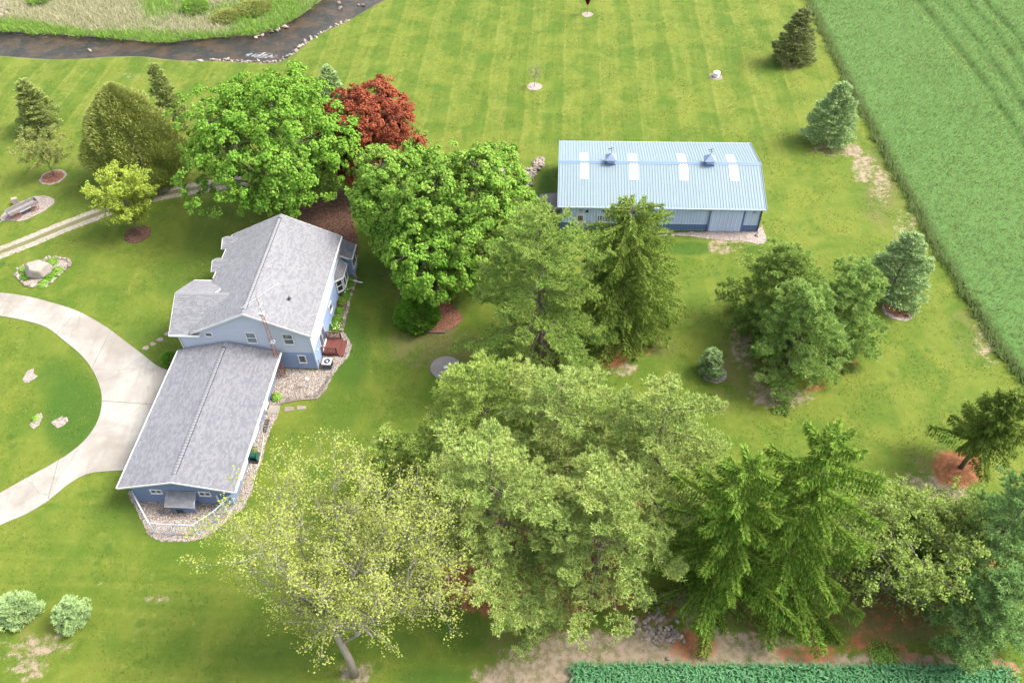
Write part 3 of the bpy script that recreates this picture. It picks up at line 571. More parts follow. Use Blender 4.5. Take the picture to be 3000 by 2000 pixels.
# two small eyebrow gables over the far left eave
for v0 in (9.15, 12.5):
    zt, ze_, hw = 5.42, 4.82, 1.0; sg = unit(np.array([0, hw, zt - ze_])); Lg = math.hypot(hw, zt - ze_)
    MB().prism([(-.42, v0 - hw + .1, ze_ - .12), (-.42, v0 + hw - .1, ze_ - .12), (-.42, v0, zt - .12)], (1.3, 0, 0)).build('gablet_face', M['siding_pale'], house)
    slope(house, (-.55, v0 - hw, ze_), (1, 0, 0), (0, sg[1], sg[2]), 1.75, Lg, M['shingle'], int(v0), .1, 'gablet_roof'); slope(house, (-.55, v0 + hw, ze_), (1, 0, 0), (0, -sg[1], sg[2]), 1.75, Lg, M['shingle'], int(v0) + 5, .1, 'gablet_roof')
    for s_ in (-1, 1): bar(house, 'rake_board', (-.57, v0 + s_ * hw, ze_ - .05), (-.57, v0, zt - .05), .04, .13, M['white'])
# near gable windows
window(house, fn, 1.2, 1.95, 4.2, 4.8, 'one'); window(house, fn, 4.95, 5.95, 3.45, 4.9, 'dh', 'glass_pale'); window(house, fn, 8.35, 9.35, 3.4, 4.85, 'dh'); window(house, fn, 9.2, 9.95, .9, 1.98, 'one')
MB().box(RU + .0, RU + .45, WV0 - .1, WV0, 7.0, 7.2).build('gable_vent', M['white'], house)
# east side: sliding door, window, bay, bump-out
dr = window(house, fe, 2.05, 3.95, .3, 2.35, 'slide', 'pane', .1); dr.name = 'sliding_door'
window(house, fe, 6.4, 7.45, 1.0, 2.02, 'one')
MB().box(WU1, WU1 + .1, 1.1, 1.25, 1.55, 1.75).build('wall_lamp', M['white'], house); MB().box(WU1, WU1 + .12, .55, .7, .7, .95).build('electric_box', M['galv'], house)
bay = [(WU1, 9.75), (WU1 + .62, 10.35), (WU1 + .62, 12.15), (WU1, 12.75)]
MB().prism([(u, v, .55) for u, v in bay], (0, 0, 1.85)).build('bay_wall', M['siding_blue'], house)
for i in range(3):
    (u0, v0), (u1, v1) = bay[i], bay[i + 1]; L_ = math.hypot(u1 - u0, v1 - v0); t_ = ((u1 - u0) / L_, (v1 - v0) / L_); n_ = (t_[1], -t_[0])
    fc = (lambda u0, v0, t_, n_: (lambda a, d, z: (u0 + t_[0] * a + n_[0] * d, v0 + t_[1] * a + n_[1] * d, z)))(u0, v0, t_, n_)
    if i == 1: window(house, fc, .05, L_ / 2 - .01, .75, 2.3, 'one'); window(house, fc, L_ / 2 + .01, L_ - .05, .75, 2.3, 'one')
    else: window(house, fc, .06, L_ - .06, .75, 2.3, 'dh')
rb = [(WU1, 9.6, 2.42), (WU1 + .8, 10.25, 2.42), (WU1 + .8, 12.3, 2.42), (WU1, 12.9, 2.42), (WU1, 12.4, 2.95), (WU1, 10.0, 2.95)]
o = MB().add(rb, [(0, 1, 5), (1, 2, 4, 5), (2, 3, 4), (3, 2, 1, 0), (0, 5, 4, 3)]).build('bay_roof', M['shingle'], house)
shingles(house, (WU1 + .8, 10.3, 2.43), (0, 1, 0), tuple(unit(np.array([-.8, 0, .53]))), 1.95, .93, M['shingle_dark'], 31)
for i in range(3): bar(house, 'bay_fascia', (rb[i][0] + .01, rb[i][1], 2.38), (rb[i + 1][0] + .01, rb[i + 1][1], 2.38), .06, .16, M['white'])
MB().box(WU1 - .3, WU1 + 1.0, 13.0, 15.0, 0, 2.55).build('bump_out', M['siding_blue'], house)
fb = facing('east', WU1 + 1.0); window(house, fb, 13.3, 14.7, .75, 2.2, 'slide')
slope(house, (WU1 + 1.2, 12.85, 2.62), (0, 1, 0), tuple(unit(np.array([-1.5, 0, .75]))), 2.35, 1.65, M['shingle_dark'], 32, .14, 'bump_out_roof')
bar(house, 'gutter', (WU1 + 1.25, 12.85, 2.54), (WU1 + 1.25, 15.2, 2.54), .1, .12, M['white'])
MB().tube([(WU1 + .1, 11.8, 4.7), (WU1 + .1, 12.3, 4.1), (WU1 + .12, 12.5, 3.3), (WU1 + .9, 12.75, 2.65)], .05, 6).build('downspout', M['white'], house)
MB().tube([(WU1 + .75, 12.2, .35), (WU1 + 2.1, 12.0, .12)], .07, 6).build('downspout_extension', M['white'], house)
MB().add([(RU + 3.0, 3.1, 6.34), (RU + 3.25, 3.1, 6.22), (RU + 3.25, 3.35, 6.22), (RU + 3.0, 3.35, 6.34), (RU + 3.05, 3.1, 6.52), (RU + 3.05, 3.35, 6.52)], [(0, 1, 4), (3, 5, 2), (4, 1, 2, 5), (0, 4, 5, 3)]).build('roof_vent', M['dark'], house)

# ------------------------------------------------------------------ GARAGE
GXo, GYo = -31.987, 36.622
gar = thing('garage', 'long low slate blue garage with grey shingle roof beside the drive', 'garage', (GXo, GYo, 0), -YW)
gw0, gw1, gv0, gv1, gL = .7, 8.78, .47, 14.95, 14.95
GZE, GZR = 2.7, 3.86; gs = (GZR - GZE) / 4.785
gu = lambda u: GZR - .16 - gs * abs(u - 4.785)
MB().prism([(gw0, gv0, 0), (gw1, gv0, 0), (gw1, gv0, gu(gw1)), (4.785, gv0, gu(4.785)), (gw0, gv0, gu(gw0))], (0, gv1 - gv0, 0)).build('wall', M['siding_garage'], gar)
gn = facing('near', gv0); ge = facing('east', gw1); gwst = facing('west', gw0)
def ggr(z): d = (GZR - .16 - z) / gs; return (max(gw0, 4.785 - d), min(gw1, 4.785 + d))
boards(gar, gn, .15, 3.55, ggr, M['siding_garage']); boards(gar, ge, .15, gu(gw1), lambda z: (gv0, gv1), M['siding_garage']); boards(gar, gwst, .15, gu(gw0), lambda z: (gv0, gv1), M['siding_garage'])
MB().box(gw0 - .02, gw1 + .02, gv0 - .02, gv1, 0, .16).build('foundation', M['slabc'], gar)
sg = unit(np.array([4.785, 0, GZR - GZE])); LG = math.hypot(4.785, GZR - GZE)
slope(gar, (9.57, 0, GZE), (0, 1, 0), (-sg[0], 0, sg[2]), gL, LG, M['shingle_dark'], 11); slope(gar, (0, 0, GZE), (0, 1, 0), (sg[0], 0, sg[2]), gL, LG, M['shingle_dark'], 12)
ridge_caps(gar, 4.785, .75, 14.4, GZR, mat='shingle_dark', sl_=gs)
bar(gar, 'gutter', (9.63, 0, GZE - .08), (9.63, gL, GZE - .08), .14, .14, M['white']); bar(gar, 'gutter', (-.06, 0, GZE - .08), (-.06, gL - .1, GZE - .08), .14, .14, M['white'])
bar(gar, 'rake_board', (9.6, -.02, GZE - .08), (4.785, -.02, GZR - .08), .045, .17, M['white']); bar(gar, 'rake_board', (-.03, -.02, GZE - .08), (4.785, -.02, GZR - .08), .045, .17, M['white'])
bar(gar, 'soffit', (9.2, 0.05, GZE - .12), (9.2, gL, GZE - .12), .8, .02, M['white'])
window(gar, gn, 2.2, 3.2, 1.4, 2.0, 'slide', fw=.08); window(gar, gn, 6.2, 7.2, 1.3, 1.9, 'slide', fw=.08)
window(gar, ge, 2.5, 4.4, .55, 2.0, 'slide', 'glass_pale'); window(gar, ge, 6.25, 8.0, .55, 2.0, 'slide', 'glass_pale')
wbox(MB(), ge, 10.05, 11.0, 0, .07, .12, 2.15).build('door', M['white'], gar)
wbox(MB(), ge, 9.55, 9.68, 0, .12, 1.0, 1.2).build('wall_lamp', M['white'], gar); wbox(MB(), ge, 8.6, 8.72, 0, .1, .5, .66).build('outlet', M['galv'], gar)
MB().tube([(7.65, gv0 - .1, 1.05), (7.65, gv0 - .12, 1.5), (7.72, gv0 - .12, 1.55)], [.09, .06, .06], 8).build('dryer_vent', M['white'], gar)
MB().tube([(-.06, gL - .15, GZE - .1), (.2, gL - .1, GZE - .5)], .05, 6).build('downspout', M['white'], gar)
for a0 in (2.2, 7.2):
    dd = wbox(MB(), gwst, a0, a0 + 3.6, 0, .05, .12, 2.2).build('overhead_door', M['white'], gar)
    for k in range(4): wbox(MB(), gwst, a0 + .03, a0 + 3.57, .04, .07, .15 + k * .51, .63 + k * .51).build('door_panel', M['white'], dd)
# shed roof over the kennel feeding place
lr = thing('lean_to_shelter', 'small shingled shed roof on posts against the garage gable', 'shelter', (GXo, GYo, 0), -YW)
lr_s = unit(np.array([0, .95, .62])); slope(lr, (3.6, -.72, 1.22), (1, 0, 0), tuple(lr_s), 2.45, 1.33, M['shingle_dark'], 21, .06)
for u in (3.8, 5.85): MB().box(u - .05, u + .05, -.5, -.4, 0, 1.3).build('post', M['oldwood'], lr)
MB().box(3.9, 5.75, -.42, .4, .02, .5).build('kennel_box', M['siding_garage'], lr)
MB().box(4.2, 4.75, -.47, -.42, .05, .42).build('kennel_door', M['dark'], lr)

# ------------------------------------------------------------------ BARN
BX, BY = 5.403, 70.024; BL, BD, BZE, BZR, BO_ = 22.09, 12.335, 3.27, 4.753, .38
barn = thing('barn', 'long steel barn with pale blue ribbed roof and two cupolas', 'barn', (BX, BY, 0), -YW)
bu = lambda v: BZR - .12 - (BZR - BZE) / (BD / 2) * abs(v - BD / 2)
MB().prism([(BO_, BO_, 0), (BO_, BD - BO_, 0), (BO_, BD - BO_, bu(BO_)), (BO_, BD / 2, bu(BD / 2)), (BO_, BO_, bu(BO_))], (BL - 2 * BO_, 0, 0)).build('wall', M['barn_wall'], barn)
def ribbed(w, ln, ribs, h=.038, rw=.045, th=.012, mat='barn_roof', name='roof_panel'):
    """sheet in local x (width) / y (length), ribs along y"""
    mb = MB(); xs = [(0, 0)]
    for k in range(ribs):
        c = (k + .5) * w / ribs; xs += [(c - rw, 0), (c - rw * .45, h), (c + rw * .45, h), (c + rw, 0)]
    xs.append((w - .006, 0)); n = len(xs)
    mb.add([(x, 0, z) for x, z in xs] + [(x, ln, z) for x, z in xs], [(i, i + 1, n + i + 1, n + i) for i in range(n - 1)])
    mb.box(0, w - .006, 0, ln, -th, -.002); return mb.mesh(name, M[mat])
bang = math.atan2(BZR - BZE, BD / 2); BLS = math.hypot(BD / 2, BZR - BZE); npan = 24; pw = BL / npan
rp = ribbed(pw, BLS, 3)
for i in range(npan):
    inst('roof_panel', rp, barn, (i * pw, 0, BZE), (bang, 0, 0)); inst('roof_panel', rp, barn, ((i + 1) * pw, BD, BZE), (bang, 0, math.pi))
MB().prism([(0, .1, BZE - .07), (0, BD / 2, BZR - .05), (0, BD - .1, BZE - .07), (0, BD - .1, BZE - .16), (0, BD / 2, BZR - .2), (0, .1, BZE - .16)], (BL, 0, 0)).build('purlins', M['barn_wall'], barn)
sp = ribbed(pw * 1.02, 2.35, 3, mat='skylight', name='skylight_panel')
for u in (2.35, 7.75, 13.2, 18.6):
    d = BLS - 2.5; inst('skylight_panel', sp, barn, (u, math.cos(bang) * d - .006, BZE + math.sin(bang) * d + .016), (bang, 0, 0))
    inst('skylight_panel', sp, barn, (u + pw, BD - math.cos(bang) * d, BZE + math.sin(bang) * d + .016), (bang, 0, math.pi))
MB().prism([(-.02, BD / 2 - .22, BZR - .01), (-.02, BD / 2, BZR + .06), (-.02, BD / 2 + .22, BZR - .01), (-.02, BD / 2, BZR + .03)], (BL + .04, 0, 0)).build('ridge_cap', M['barn_blue'], barn)
MB().prism([(-.02, BD / 2 - .3, BZR - .035), (-.02, BD / 2, BZR + .035), (-.02, BD / 2 + .3, BZR - .035), (-.02, BD / 2, BZR + .0)], (BL + .04, 0, 0)).build('ridge_flashing', M['barn_roof'], barn)
for v in (0, BD): bar(barn, 'eave_trim', (-.02, v, BZE - .07), (BL + .02, v, BZE - .07), .05, .15, M['barn_wall'], (0, -.03 if v == 0 else .03, 0))
for u in (-.025, BL + .025):
    bar(barn, 'rake_trim', (u, 0, BZE - .03), (u, BD / 2, BZR - .03), .05, .2, M['barn_roof']); bar(barn, 'rake_trim', (u, BD, BZE - .03), (u, BD / 2, BZR - .03), .05, .2, M['barn_roof'])
bn = facing('near', BO_); be = facing('east', BL - BO_); bw = facing('west', BO_)
wp = ribbed((BL - 2 * BO_) / 23, 2.12, 3, .03, .05, mat='barn_wall', name='wall_panel'); wq = ribbed((BL - 2 * BO_) / 23, .86, 3, .03, .05, mat='barn_blue', name='wainscot_panel')
pwid = (BL - 2 * BO_) / 23
for i in range(23):
    inst('wall_panel', wp, barn, (BO_ + i * pwid, BO_ - .02, .95), (math.pi / 2, 0, 0)); inst('wainscot_panel', wq, barn, (BO_ + i * pwid, BO_ - .02, .06), (math.pi / 2, 0, 0))
we = (BD - 2 * BO_) / 13; wpe = ribbed(we, 2.12, 3, .03, .05, mat='barn_wall', name='wall_panel'); wqe = ribbed(we, .86, 3, .03, .05, mat='barn_blue', name='wainscot_panel')
for i in range(13):
    for (u, rz, v) in ((BL - BO_ + .02, math.pi / 2, BO_ + i * we), (BO_ - .02, -math.pi / 2, BO_ + (i + 1) * we)):
        inst('wall_panel', wpe, barn, (u, v, .95), (math.pi / 2, 0, rz)); inst('wainscot_panel', wqe, barn, (u, v, .06), (math.pi / 2, 0, rz))
wbox(MB(), bn, BO_, BL - BO_, .03, .07, .90, .97).build('wainscot_trim', M['barn_wall'], barn)
for u in (BO_, BL - BO_): MB().box(u - .09, u + .09, BO_ - .09, BO_ + .09, 0, 3.1).build('corner_trim', M['barn_blue'], barn)
wbox(MB(), bn, BO_, BL - BO_, .03, .09, 2.98, 3.12).build('frieze_trim', M['barn_blue'], barn)
door = wbox(MB(), bn, 16.45, 19.85, .08, .13, .05, 2.92).build('sliding_door', M['barn_wall'], barn)
dp = ribbed(3.4 / 4, 2.8, 2, .025, .05, mat='barn_wall', name='door_panel')
for i in range(4): inst('door_panel', dp, door, (16.45 + i * .85, BO_ - .135, .08), (math.pi / 2, 0, 0))
for (a0, a1, z0, z1) in ((16.25, 16.42, .03, 3.0), (19.88, 20.05, .03, 3.0)): wbox(MB(), bn, a0, a1, .05, .16, z0, z1).build('door_jamb', M['barn_blue'], barn)
wbox(MB(), bn, 14.6, 20.1, .1, .24, 2.93, 3.06).build('door_track', M['barn_blue'], barn)
window(barn, bn, 4.3, 5.8, .98, 1.95, 'grid'); window(barn, bn, 9.6, 11.05, .98, 1.98, 'grid')
wd = wbox(MB(), bn, 2.0, 2.95, .03, .09, .03, 2.05).build('door', M['white'], barn)
for i in range(3):
    for j in range(3): wbox(MB(), bn, 2.22 + i * .18, 2.37 + i * .18, .08, .1, 1.15 + j * .24, 1.36 + j * .24).build('pane', M['pane'], wd)
wbox(MB(), bn, 2.84, 2.9, .08, .14, .95, 1.0).build('handle', M['dark'], wd)
for (a, z, w_, nm, mt) in ((2.45, 2.45, .2, 'wall_lamp', 'galv'), (3.05, 2.36, .28, 'wall_vent', 'dark'), (4.9, 2.45, .1, 'wall_lamp', 'dark'), (20.9, 2.55, .2, 'wall_lamp', 'galv'), (3.6, 1.1, .09, 'outlet', 'white')):
    wbox(MB(), bn, a, a + w_, .03, .16, z, z + .2).build(nm, M[mt], barn)
MB().tube([(BL - .35, BO_ - .15, 3.1), (BL - .35, BO_ - .12, .3), (BL - .38, BO_ - .5, .1), (BL - .75, BO_ - .75, .08), (BL - .4, BO_ - .95, .08)], .045, 6).build('downspout', M['dark'], barn)
for u in (5.7, 16.5):
    cu = MB().box(u - .42, u + .42, BD / 2 - .42, BD / 2 + .42, BZR - .15, BZR + .55).build('cupola', M['barn_blue'], barn)
    MB().box(u - .5, u + .5, BD / 2 - .5, BD / 2 + .5, BZR - .2, BZR + .12).build('cupola_base', M['barn_blue'], cu)
    for k in range(4): MB().box(u - .36, u + .36, BD / 2 - .46, BD / 2 - .42, BZR + .18 + k * .09, BZR + .23 + k * .09).build('louvre', M['barn_wall'], cu)
    MB().add([(u - .6, BD / 2 - .6, BZR + .55), (u + .6, BD / 2 - .6, BZR + .55), (u + .6, BD / 2 + .6, BZR + .55), (u - .6, BD / 2 + .6, BZR + .55), (u, BD / 2, BZR + 1.15), (u - .6, BD / 2 - .6, BZR + .5), (u + .6, BD / 2 - .6, BZR + .5), (u + .6, BD / 2 + .6, BZR + .5), (u - .6, BD / 2 + .6, BZR + .5)], [(0, 1, 4), (1, 2, 4), (2, 3, 4), (3, 0, 4), (5, 6, 1, 0), (6, 7, 2, 1), (7, 8, 3, 2), (8, 5, 0, 3)]).build('cupola_roof', M['cupola'], cu)
    wv = MB().tube([(u, BD / 2, BZR + 1.1), (u, BD / 2, BZR + 1.95)], .02, 5); wv.tube([(u - .3, BD / 2, BZR + 1.5), (u + .3, BD / 2, BZR + 1.5)], .018, 5); wv.tube([(u, BD / 2 - .3, BZR + 1.48), (u, BD / 2 + .3, BZR + 1.48)], .018, 5); wv.tube([(u - .35, BD / 2 - .1, BZR + 1.75), (u + .3, BD / 2 + .1, BZR + 1.75)], [.05, .02], 5)
    wv.build('weathervane', M['blackiron'], cu)
# ------------------------------------------------------------------ vegetation
def tri_needles(r, C, D, L, Wd):
    n = len(C); p = unit(np.cross(D, r.normal(size=(n, 3)))); L = np.broadcast_to(L, n)[:, None]; Wd = np.broadcast_to(Wd, n)[:, None]
    return np.stack([C - p * Wd / 2, C + p * Wd / 2, C + D * L], 1)
def needle_obj(name, r, C, D, L, Wd, mat, parent, vb=0.):
    T = tri_needles(r, C, D, L, Wd); n = len(C); v = np.repeat(np.clip(r.random(n) * .75 + vb, 0, 1), 3); t = np.tile([0., 0., 1.], n)
    return inst(name, npmesh(name, T, 3, mat, dict(v=v, t=t)), parent)
def leaf_obj(name, r, C, N, L, mat, parent, asp=.75, vb=.15):
    n = len(C); t = unit(np.cross(N, r.normal(size=(n, 3)))); b = np.cross(N, t); L = np.broadcast_to(L, n)[:, None]; dn = np.array([0, 0, -1.]) * L * .16
    Q = np.stack([C - t * L / 2 + dn, C + b * L * asp / 2, C + t * L / 2 + dn, C - b * L * asp / 2], 1)
    v = np.repeat(np.clip(r.random(n) * .7 + vb, 0, 1), 4); tt = np.tile([0., .35, 1., .35], n)
    return inst(name, npmesh(name, Q, 4, mat, dict(v=v, t=tt)), parent)
def sphere_pts(r, n):
    return unit(r.normal(size=(n, 3)))
def conifer(name, label, x, y, h, R, seed, mat, mode='plume', group='', nb=100, z0=.08, prof=None, dens=1., lean=(0, 0), nl=.27, nw=.07, bark='bark', rise=.25, droop=.35, upt=.12, wide=.24):
    r = np.random.default_rng(seed); t = thing(name, label, 'tree', (x, y, 0), 0, group)
    prof = prof or (lambda q: (1 - q) ** .8)
    axis_ = lambda z: np.stack([lean[0] * (z / h) ** 1.3, lean[1] * (z / h) ** 1.3], -1)
    zz = np.linspace(0, h * .97, 9); tr = MB(); tr.tube([(*axis_(np.array(z)), z) for z in zz], [.021 * h * (1 - z / h) ** 1.4 + .015 for z in zz], 8); tr.build('trunk', M[bark], t, True)
    q = np.sort((np.arange(nb) + r.random(nb)) / nb); q = q ** .92
    zb = h * (z0 + (1 - z0) * q * .985); az = np.arange(nb) * 2.39996 + r.normal(size=nb) * .35
    if mode == 'plume' and h > 9: wsp = h / 15; zb = np.clip(np.round(zb / wsp) * wsp + r.normal(size=nb) * .10, .3, h * .985)
    lob = 1 + .16 * np.sin(az * 2 + seed) + .12 * np.sin(az * 3 + seed * 2.1 + q * 7)
    Lb = R * np.array([prof(k) for k in q]) * lob * r.uniform(.72, 1.12, nb) + .12
    out = np.stack([np.cos(az), np.sin(az)], -1); lat = np.stack([-out[:, 1], out[:, 0]], -1)
    rs = rise * (.55 + .9 * q) if mode != 'droop' else rise * (.2 + 1.6 * q); dp = droop * (1.1 - .6 * q)
    def curve(i, s, w=0.):
        L = Lb[i]; xy = axis_(zb[i]) + out[i] * (L * s)[:, None] + lat[i] * np.broadcast_to(w, s.shape)[:, None]
        z = zb[i] + L * (rs[i] * s - dp[i] * s ** 2 + upt * s ** 3)
        return np.concatenate([xy, z[:, None]], 1)
    br = MB()
    for i in range(nb):
        i_ = np.full(4, i); p = curve(i_, np.array([0., .35, .7, .97])); rr_ = .012 * Lb[i] + .012
        br.tube(list(p), [rr_, rr_ * .75, rr_ * .5, .008], 4, False)
    br.build('branches', M[bark], t)
    if mode == 'plume':
        # every bough carries a herringbone of side twigs, every twig a row of needle tufts turned up at the end
        m = np.maximum(4, (Lb * 4.2 * dens + 2).astype(int)); i = np.repeat(np.arange(nb), m); k = len(i)
        s0 = .30 * (1 - q[i]) ** 1.3; s = s0 + (1.02 - s0) * r.random(k) ** .8; side = r.choice([-1, 1], k); sl_ = (.13 + .30 * np.clip(1.05 - s, 0, 1)) * np.minimum(Lb[i], 4.5) * r.uniform(.5, 1.1, k) + .15
        nt = 9; j = np.repeat(np.arange(k), nt); a = (np.tile(np.arange(nt), k) + r.random(k * nt)) / nt
        ss = s[j] + a * sl_[j] * .55 / (Lb[i][j] + .2); c = curve(i[j], ss, side[j] * a * sl_[j] * .8)
        c[:, 2] += .22 * a ** 2 * sl_[j] + .06; c += r.normal(size=c.shape) * np.array([.075, .075, .05])
        fd = unit(np.concatenate([out[i] * .8 + lat[i] * (side * .7)[:, None], np.full((k, 1), .45)], 1))
        nn = 7; j2 = np.repeat(np.arange(len(j)), nn); rd = unit(r.normal(size=(len(j2), 3)) * .8 + fd[j][j2] * .8 + np.array([0, 0, .5]))
        vv = r.random(nb) * .5 + .1; vb = vv[i][j][j2] * .7 - .1
        return needle_obj('crown', r, c[j2], rd, nl * r.uniform(.7, 1.2, len(j2)), nw, mat, t, vb), t
    if mode == 'droop':
        nl, nw = nl * 1.1, .095
        m = (Lb * 190 * dens + 20).astype(int); i = np.repeat(np.arange(nb), m); k = len(i)
        s = .10 + .92 * r.random(k) ** .8; kind = r.random(k); Ls = Lb[i]; hang = kind > .40
        tw = (np.floor(s * 5 * Ls) + .5) / (5 * Ls); s = np.where(hang, s * .3 + tw * .7, s)
        w = np.where(hang, r.choice([-1, 1], k) * r.random(k) ** .8 * (.07 + wide * (1.08 - s)) * Ls, r.normal(size=k) * .06); c = curve(i, np.clip(s, 0, 1.02), w)
        c[:, 2] -= np.where(hang, np.abs(w) * .7 + r.random(k) ** 1.6 * .5, -.03)
        o3 = np.concatenate([out[i], np.zeros((k, 1))], 1); l3 = np.concatenate([lat[i] * np.sign(w)[:, None], np.zeros((k, 1))], 1)
        d = unit(np.where(hang[:, None], o3 * .5 + l3 * .6 + np.array([0, 0, -.75]), o3 * .9 + l3 * .55 + np.array([0, 0, .35])) + r.normal(size=(k, 3)) * .3)
        return needle_obj('crown', r, c, d, nl * r.uniform(.7, 1.25, k), nw, mat, t, np.where(hang, -.05, .35)), t  # lit bough tops put into colour: ridge shoots paler, hanging ones darker
    # dense: layered stiff branches, shoots pointing out and up
    m = (Lb * 130 * dens + 24).astype(int); i = np.repeat(np.arange(nb), m); k = len(i)
    s = .35 + .67 * r.random(k) ** .6; w = r.normal(size=k) * (.06 + .22 * (1.15 - s)) * Lb[i]; c = curve(i, s, w); c[:, 2] -= np.abs(w) * .12; c += r.normal(size=c.shape) * .035
    o3 = np.concatenate([out[i], np.zeros((k, 1))], 1); l3 = np.concatenate([lat[i] * np.sign(w)[:, None], np.zeros((k, 1))], 1)
    d = unit(o3 * .8 + l3 * .5 + np.array([0, 0, .38]) + r.normal(size=(k, 3)) * .35)
    return needle_obj('crown', r, c, d, nl * r.uniform(.7, 1.2, k), nw, mat, t), t

def broadleaf(name, label, x, y, h, R, seed, mat, group, nlobe=22, ncl=26, nleaf=60, leaf=.26, lo=.16, bark='bark', squash=1., cr=.62, off=(0, 0), trunk_f=.22):
    """trunk, limbs running to crown lobes, leaf clumps over each lobe"""
    r = np.random.default_rng(seed); t = thing(name, label, 'tree', (x, y, 0), 0, group)
    czl = h * lo; cc = np.array([off[0], off[1], czl + (h - czl) * .48]); rad = np.array([R * .98, R * squash, (h - czl) * .52])
    g = (np.arange(nlobe) + .5) / nlobe; ph = np.arange(nlobe) * 2.39996 + r.random(nlobe) * .7; cz = 1 - 1.72 * g; cxy = np.sqrt(np.clip(1 - cz ** 2, 0, 1))
    dirs = np.stack([cxy * np.cos(ph), cxy * np.sin(ph), cz], 1); lobc = cc + dirs * rad * (.56 + .24 * r.random((nlobe, 1))); lobr = R * (.30 + .22 * r.random(nlobe)) * min(1., (24 / nlobe) ** .25 + .05)
    tr = MB(); ht = h * trunk_f; tr.tube([(0, 0, -.05), (.05, .03, ht * .3), (cc[0] * .1, cc[1] * .1, ht), (cc[0] * .3, cc[1] * .3, ht * 1.5)], [.034 * h, .025 * h, .022 * h, .015 * h], 10); tr.build('trunk', M[bark], t, True)
    br = MB(); CL = []; CN = []
    for i in range(nlobe):
        a = np.array([cc[0] * .15, cc[1] * .15, ht * (.9 + .5 * r.random())]); b = lobc[i]; mid = a * .5 + b * .5 + np.array([0, 0, -.06 * h]) + r.normal(size=3) * .25
        br.tube([a, a * .72 + mid * .28, mid, mid * .45 + b * .55, b], [.011 * h, .010 * h, .0075 * h, .005 * h, .02], 5, False)
        d = sphere_pts(r, ncl * 2); d = d[(d @ dirs[i]) > -.35][:ncl]; d = d[d[:, 2] > -.75]
        p = lobc[i] + d * lobr[i] * np.array([1, 1, .85]) * r.uniform(.82, 1.08, (len(d), 1)); CL.append(p); CN.append(d)
        for k in range(0, len(p), 3): br.tube([b, (b + p[k]) / 2 + r.normal(size=3) * .12, p[k]], [.03, .02, .01], 3, False)
    br.build('branches', M[bark], t)
    fi = sphere_pts(r, nlobe * 7); fi = fi[fi[:, 2] > -.5]; CL.append(cc + fi * rad * r.uniform(.35, .72, (len(fi), 1))); CN.append(fi)
    CL = np.concatenate(CL); CN = np.concatenate(CN); n = len(CL); j = np.repeat(np.arange(n), nleaf)
    # leaf clump: small domed tuft facing up and outwards
    ax = unit(CN * .7 + np.array([0, 0, .75])); rr_ = .16 + .085 * R ** .5 + .0 * ax[:, 0]; rr_ = (R / 9) ** .35 * r.uniform(.3, .85, n)
    off_ = r.normal(size=(len(j), 3)); off_ = unit(off_) * (r.random((len(j), 1)) ** .45); up = (off_ * ax[j]).sum(1, keepdims=True); off_ = off_ - ax[j] * up * .55 + ax[j] * np.maximum(up, 0) * .15
    P_ = CL[j] + off_ * rr_[j][:, None]; N_ = unit(ax[j] + off_ * .9 + r.normal(size=off_.shape) * .45)
    leaf_obj('crown', r, P_, N_, leaf * r.uniform(.7, 1.2, len(j)), mat, t, vb=(r.random(n) * .35)[j]); return t

